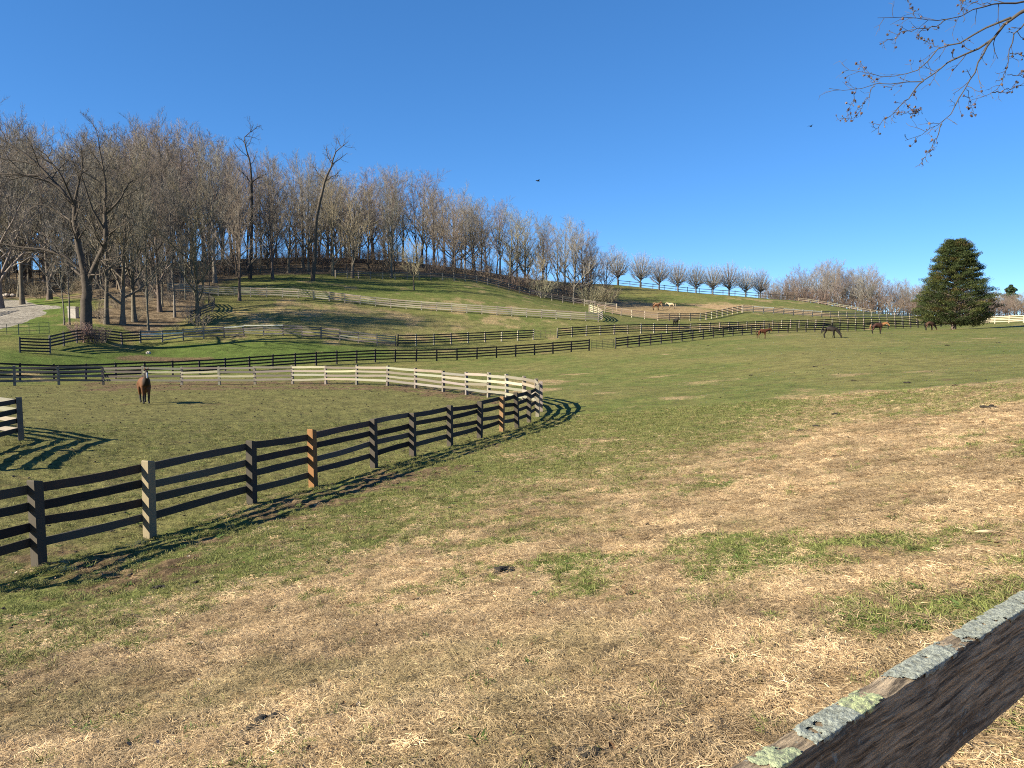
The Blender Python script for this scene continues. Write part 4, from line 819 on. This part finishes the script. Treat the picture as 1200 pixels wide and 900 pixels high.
    v, q = merge([tubes(S1, T1, 4), tubes(S2, T2, 3), tubes(U1, V1, 4)]); tw = add_obj('twigs', np_mesh('twigs', v, q), M_TWIG, root, (.085, .07, .06)); tw['kind'] = 'stuff'
    # seed pods: little open cups of scales at the twig ends, each one a part
    pods = []
    for vi in range(4):
        PP = []; RR = []
        for s in range(7):
            a = s * .9; d = np.array((math.cos(a), math.sin(a), 0)); b = rng.uniform(.6, 1.0)
            PP.append(line([(0, 0, 0), d * .35 * b + np.array((0, 0, .5)), d * .5 * b + np.array((0, 0, 1.2))], 4)); RR.append(np.array([.22, .30, .24, .04]))
        v, q = tubes(np.array(PP), np.array(RR), 4); me = np_mesh('seed_pod', v, q); me.materials.append(M_TWIG); pods.append(me)
    ends = np.concatenate([S1[:, -1], S2[::3, -1]]); pick = rng.permutation(len(ends)); nP = 0
    for i in pick:
        px, py = topx(ends[i] + org)
        if not (-5 < py < 195 and 960 < px < 1205) or nP >= 190: continue
        o = add_obj('seed_pod', pods[nP % 4], None, root, jit((.085, .055, .05) if rng.random() < .6 else (.16, .105, .085), .3)); o.location = tuple(ends[i]); s = rng.uniform(.007, .0145); o.scale = (s, s, s); o.rotation_euler = (rng.normal(0, .6), rng.normal(0, .6), rng.random() * 6.3); nP += 1
branch_tree()

# ---------------------------------------------------------------- small things on the ground
def lump_mesh(name, n, spread, r, seed, flat=.7):
    import bmesh
    rng = random.Random(seed); bm = bmesh.new()
    for i in range(n):
        a = rng.uniform(0, 6.28); d = spread * math.sqrt(rng.random()); rr_ = r * rng.uniform(.6, 1.25)
        res = bmesh.ops.create_icosphere(bm, subdivisions=2, radius=rr_)
        c = Vector((math.cos(a) * d, math.sin(a) * d * .8, rr_ * .5 + (spread - d) * .35 * rng.random()))
        for v in res['verts']: v.co = Vector((v.co.x, v.co.y, v.co.z * flat)) * (1 + .35 * (rng.random() - .5)) + c
    me = bpy.data.meshes.new(name); bm.to_mesh(me); bm.free(); return me
LUMPS = [lump_mesh('dung_pile', 16, .13, .036, s) for s in (1, 2, 3)]
for i, (px, py, s) in enumerate(((591, 671, 1.15), (568, 676, .5), (1161, 478, 1.6), (318, 848, .85), (300, 862, .7), (186, 690, .8), (560, 554, .8), (960, 500, 1.2), (938, 505, .9), (980, 486, 1.1), (690, 895, .8), (655, 888, .5), (1063, 449, 1.3), (1000, 446, 1.1), (1120, 452, 1.0), (880, 440, 1.2), (955, 430, 1.2), (830, 405, 1.3), (1110, 405, 1.6), (1170, 402, 1.4))):
    p = hit(px, py); o = add_obj('dung_pile', LUMPS[i % 3], M_DUNG); o.location = (p[0], p[1], gz(*p)); o.scale = (s, s, s * .8); o.rotation_euler[2] = i * 1.3
    tag(o, 'small dark dung pile lying in the pasture grass', 'dung pile', 'dung piles dotted over the pasture')
p = hit(1158, 628); P = line([(-.10, .04, .03), (-.03, -.01, .045), (.04, -.015, .04), (.11, .02, .03)], 8)[None]; V, Q = tubes(P, np.array([[.003, .011, .014, .015, .014, .012, .010, .002]]), 7)
o = add_obj('bark_piece', np_mesh('bark_piece', V, Q, smooth=True), mat_plain('pale_bark', (.40, .31, .19), .8, .4, 30)); o.location = (p[0], p[1], gz(*p)); tag(o, 'pale curled piece of bark lying on the dry grass', 'bark')
p = gxy(89, 99); z = gz(*p); root = thing('stone_pillar', 'pale stone pillar beside the drive behind the big tree', 'pillar', (p[0], p[1], z))
V = []; Q = []; box(V, Q, (0, 0, .55), (1.0, .8, 1.5)); add_obj('shaft', np_mesh('shaft', np.array(V), Q), M_STONE, root); V = []; Q = []; box(V, Q, (0, 0, 1.36), (1.14, .94, .14)); add_obj('cap', np_mesh('cap', np.array(V), Q), M_STONE, root)
p = gxy(176, 86.5); o = add_obj('pale_rock', lump_mesh('pale_rock', 3, .22, .26, 9, .9), M_STONE); o.location = (p[0], p[1], gz(*p)); tag(o, 'small white rock on the green strip below the grey fence', 'rock')
p = gxy(16, 122); o = add_obj('pale_rock', lump_mesh('pale_rock', 5, .9, .40, 10, .7), M_STONE); o.location = (p[0], p[1], gz(*p)); tag(o, 'pale rocks at the wood edge above the gravel drive', 'rock')
for px, py, Y, s, lab in ((630.5, 212, 60, .5, 'tiny dark bird flying in the open sky above the wood end'), (950, 148, 22, .16, 'tiny dark bird in the sky below the hanging branch')):
    c = at(px, py, Y); root = thing('bird', lab, 'bird', tuple(c), .5); root.scale = (s,) * 3
    P = line([(-.35, 0, 0), (-.1, 0, .02), (.2, 0, .02), (.36, 0, .0)], 7)[None]; V, Q = tubes(P, np.array([[.02, .06, .1, .11, .09, .06, .01]]), 7); add_obj('body', np_mesh('body', V, Q, smooth=True), M_HAIR, root, (.02, .02, .02))
    for sgn in (1, -1):
        V = [(.12, 0, .03), (-.12, 0, .03), (-.05, sgn * .35, .16), (.12, sgn * .3, .16), (-.12, sgn * .72, .10), (.12, 0, .05), (-.12, 0, .05), (-.05, sgn * .35, .18), (.12, sgn * .3, .18)]
        add_obj('wing', np_mesh('wing', np.array(V), [(0, 1, 2, 3), (5, 8, 7, 6)], [(3, 2, 4), (8, 4, 7)]), M_HAIR, root, (.02, .02, .02))

# ---------------------------------------------------------------- grass: tufts and straw lying on the near ground
def tuft(name, n, spread, lmin, lmax, wid, lift, seed, curl=.5, shade=(.6, 1.15)):
    rng = np.random.default_rng(seed); k = 4
    a = rng.random(n) * 6.283; d = spread * np.sqrt(rng.random(n)); b = rng.random(n) * 6.283; L = rng.uniform(lmin, lmax, n); el = np.abs(rng.normal(lift, lift * .45, n))
    P = np.empty((n, k, 3)); P[:, 0] = np.stack([np.cos(a) * d, np.sin(a) * d, rng.uniform(-.004, .012, n)], -1)
    for j in range(1, k):
        b = b + rng.normal(0, curl, n); el = el - rng.uniform(.05, .5, n) * (lift + .25); P[:, j] = P[:, j - 1] + (L / (k - 1))[:, None] * np.stack([np.cos(b) * np.cos(el), np.sin(b) * np.cos(el), np.sin(el)], -1)
    P[:, 1:, 2] = np.maximum(P[:, 1:, 2], .003)
    R = wid * .5 * rng.uniform(.6, 1.3, n)[:, None] * np.array([.8, 1.0, .75, .15])[None]
    t = P[:, 1] - P[:, 0]; u = unit(np.cross(t, np.array((0, 0, 1.)) + rng.normal(0, .35, (n, 3))))
    V = np.stack([P - R[:, :, None] * u[:, None], P + R[:, :, None] * u[:, None]], 2).reshape(-1, 3)
    q = (np.arange(n) * k * 2)[:, None] + (np.arange(k - 1) * 2)[None]; Q = np.stack([q, q + 1, q + 3, q + 2], -1).reshape(-1, 4)
    me = np_mesh(name, V, Q); s = np.repeat(rng.uniform(*shade, n), k * 2); A = me.attributes.new('shade', 'FLOAT_COLOR', 'POINT'); A.data.foreach_set('color', np.stack([s, s, s, np.ones_like(s)], -1).astype(np.float32).ravel())
    me.materials.append(M_BLADE); return me
def scatter(name, label, cat, meshes, X, Y, tint, scl, zoff=0.0, tilt=.15):
    src = bpy.data.collections.new(name + '_blades')
    for i, m in enumerate(meshes): src.objects.link(bpy.data.objects.new('%s_blade_%02d' % (name, i), m))
    n = len(X); me = np_mesh(name, np.stack([X, Y, tz(X, Y) + zoff], -1))
    a = me.attributes.new('rot', 'FLOAT_VECTOR', 'POINT'); a.data.foreach_set('vector', np.stack([RNG.normal(0, tilt, n), RNG.normal(0, tilt, n), RNG.random(n) * 6.283], -1).astype(np.float32).ravel())
    a = me.attributes.new('scl', 'FLOAT', 'POINT'); a.data.foreach_set('value', scl.astype(np.float32))
    a = me.attributes.new('tint', 'FLOAT_COLOR', 'POINT'); a.data.foreach_set('color', np.c_[tint, np.ones(n)].astype(np.float32).ravel())
    a = me.attributes.new('pick', 'INT', 'POINT'); a.data.foreach_set('value', RNG.integers(0, len(meshes), n).astype(np.int32))
    o = add_obj(name, me); o['kind'] = 'stuff'; o['label'] = label; o['category'] = cat
    g = bpy.data.node_groups.new(name + '_nodes', 'GeometryNodeTree'); g.interface.new_socket('Geometry', in_out='INPUT', socket_type='NodeSocketGeometry'); g.interface.new_socket('Geometry', in_out='OUTPUT', socket_type='NodeSocketGeometry')
    nd = g.nodes; i_ = nd.new('NodeGroupInput'); o_ = nd.new('NodeGroupOutput'); ci = nd.new('GeometryNodeCollectionInfo'); ci.inputs['Collection'].default_value = src; ci.inputs['Separate Children'].default_value = True; ci.inputs['Reset Children'].default_value = True
    ip = nd.new('GeometryNodeInstanceOnPoints'); ip.inputs['Pick Instance'].default_value = True
    def na(nm, typ):
        x = nd.new('GeometryNodeInputNamedAttribute'); x.data_type = typ; x.inputs[0].default_value = nm; return x.outputs[0]
    L = g.links.new; L(i_.outputs[0], ip.inputs['Points']); L(ci.outputs[0], ip.inputs['Instance']); L(na('pick', 'INT'), ip.inputs['Instance Index']); L(na('rot', 'FLOAT_VECTOR'), ip.inputs['Rotation']); L(na('scl', 'FLOAT'), ip.inputs['Scale']); L(ip.outputs[0], o_.inputs[0])
    md = o.modifiers.new('scatter', 'NODES'); md.node_group = g; return o
def near_points(n, r0, r1, pw):
    r = (r0 ** pw + (r1 ** pw - r0 ** pw) * RNG.random(n)) ** (1 / pw); a = np.radians(RNG.uniform(-42, 42, n)); return r * np.sin(a), r * np.cos(a)
STRAW = [tuft('straw_%d' % s, 95, .12, .02, .065 + .02 * (s % 3), .0032, .10 + .12 * (s % 2), s, .45, (.42, 1.18)) for s in (1, 2, 3, 4, 5)]
GREEN = [tuft('green_%d' % s, 42, .07, .035, .085, .0040, .95, s + 20, .35) for s in (1, 2, 3)]
CLODS = [lump_mesh('clod_%d' % s, 3, .05, .022, s + 40, .6) for s in (1, 2, 3)]
for c in CLODS: c.materials.append(M_DUNG)
def build_grass():
    X, Y = near_points(95000, 2.2, 36, .95); st, di, lu, gr, wo, pe = ground_zones(X, Y); q = RNG.random(len(X)); R = np.hypot(X, Y)
    s_ok = (q < np.clip(st * 1.15, 0.06, 1) * (1 - .75 * di) * (.35 + .65 * sstep(.35, .55, fbm(X * 1.9, Y * 1.9, 67, 3)))) & (pe < .5)
    v = RNG.random((s_ok.sum(), 1)); t = np.array((.58, .42, .24)) * (1 - v) + np.array((.42, .28, .15)) * v; pn = fbm(X[s_ok] * 1.2, Y[s_ok] * 1.2, 61, 4); t = t * RNG.uniform(.8, 1.15, (len(t), 1)) * (.74 + .5 * sstep(.3, .7, pn))[:, None] * (.76 + .46 * sstep(.3, .7, fbm(X[s_ok] * 5.5, Y[s_ok] * 5.5, 64, 3)))[:, None]; t = t + (np.array((.16, .145, .055)) - t) * (.45 * sstep(.54, .78, fbm(X[s_ok] * .7, Y[s_ok] * .7, 63, 4)))[:, None]
    scatter('dry_grass', 'flattened dry straw grass covering the near slope', 'grass', STRAW, X[s_ok], Y[s_ok], t, RNG.uniform(.6, 1.15, s_ok.sum()) * (1 + .01 * R[s_ok]), .006)
    g = 1 - st; g_ok = (RNG.random(len(X)) < np.clip(g * .85 - .12, 0.02, .7) * (1 - .85 * di) * (1 - .65 * pe))
    v = RNG.random((g_ok.sum(), 1)); l = lu[g_ok][:, None]; t = (np.array((.13, .155, .040)) * (1 - v) + np.array((.235, .205, .080)) * v) * (1 - l * .6) + np.array((.115, .175, .030)) * l * .6
    scatter('green_grass', 'short green grass growing in patches over the near slope', 'grass', GREEN, X[g_ok], Y[g_ok], t * RNG.uniform(.75, 1.2, (len(t), 1)), RNG.uniform(.55, 1.2, g_ok.sum()) * (1 + .012 * R[g_ok]), .0)
    X, Y = near_points(9000, 2.4, 75, 1.0); st, di, lu, gr, wo, pe = ground_zones(X, Y); ok = RNG.random(len(X)) < np.clip(.05 + di * .55 + pe * .3, 0, .8)
    n = ok.sum(); scatter('dirt_clods', 'small dark clods of earth kicked up by hooves', 'earth', CLODS, X[ok], Y[ok], np.ones((n, 3)) * .1, RNG.uniform(.35, 1.1, n) * (1 + .012 * np.hypot(X[ok], Y[ok])), .0)
def leaf_mesh(seed):
    r = random.Random(seed); V = []; Q = []
    for i in range(5):
        t = i / 4; w_ = math.sin(math.pi * (.12 + .8 * t)) * .32; c = .35 * (t - .5) ** 2 * r.uniform(.5, 1.6)
        for s in (-1, 0, 1): V.append(((t - .5), s * w_ * r.uniform(.8, 1.2), c + abs(s) * r.uniform(.05, .22)))
    for i in range(4):
        for j in range(2): a = i * 3 + j; Q.append((a, a + 3, a + 4, a + 1))
    me = np_mesh('leaf', np.array(V), Q); A = me.attributes.new('shade', 'FLOAT_COLOR', 'POINT'); A.data.foreach_set('color', np.ones(len(V) * 4, np.float32)); me.materials.append(M_BLADE); return me
def build_litter():
    X, Y = near_points(2600, 2.3, 17, .9); st, di, lu, gr, wo, pe = ground_zones(X, Y); ok = RNG.random(len(X)) < .25 + .75 * sstep(.5, .68, fbm(X * .5, Y * .5, 88, 3)); X, Y = X[ok], Y[ok]; n = len(X)
    v = RNG.random((n, 1)); t = np.where(v < .55, np.array((.15, .085, .045)), np.where(v < .85, np.array((.30, .20, .12)), np.array((.40, .33, .25)))) * RNG.uniform(.7, 1.2, (n, 1))
    scatter('leaf_litter', 'brown and pale dead leaves scattered on the near slope', 'leaves', [leaf_mesh(s) for s in (1, 2, 3)], X, Y, t, RNG.uniform(.02, .055, n), .02, .35)
    WEED = [tuft('weed_%d' % s, 26, .05, .03, .07, .012, .55, s + 60, .25, (.6, 1.1)) for s in (1, 2)]
    X, Y = near_points(2600, 2.5, 26, .95); st, di, lu, gr, wo, pe = ground_zones(X, Y); ok = RNG.random(len(X)) < .06 + .8 * lu + .25 * (1 - st); X, Y = X[ok], Y[ok]; n = len(X)
    scatter('weeds', 'small broad-leaved weeds dotted through the near grass', 'weeds', WEED, X, Y, np.array((.085, .125, .032)) * RNG.uniform(.6, 1.3, (n, 1)), RNG.uniform(.6, 1.3, n), .0, .1)
build_grass()
build_litter()
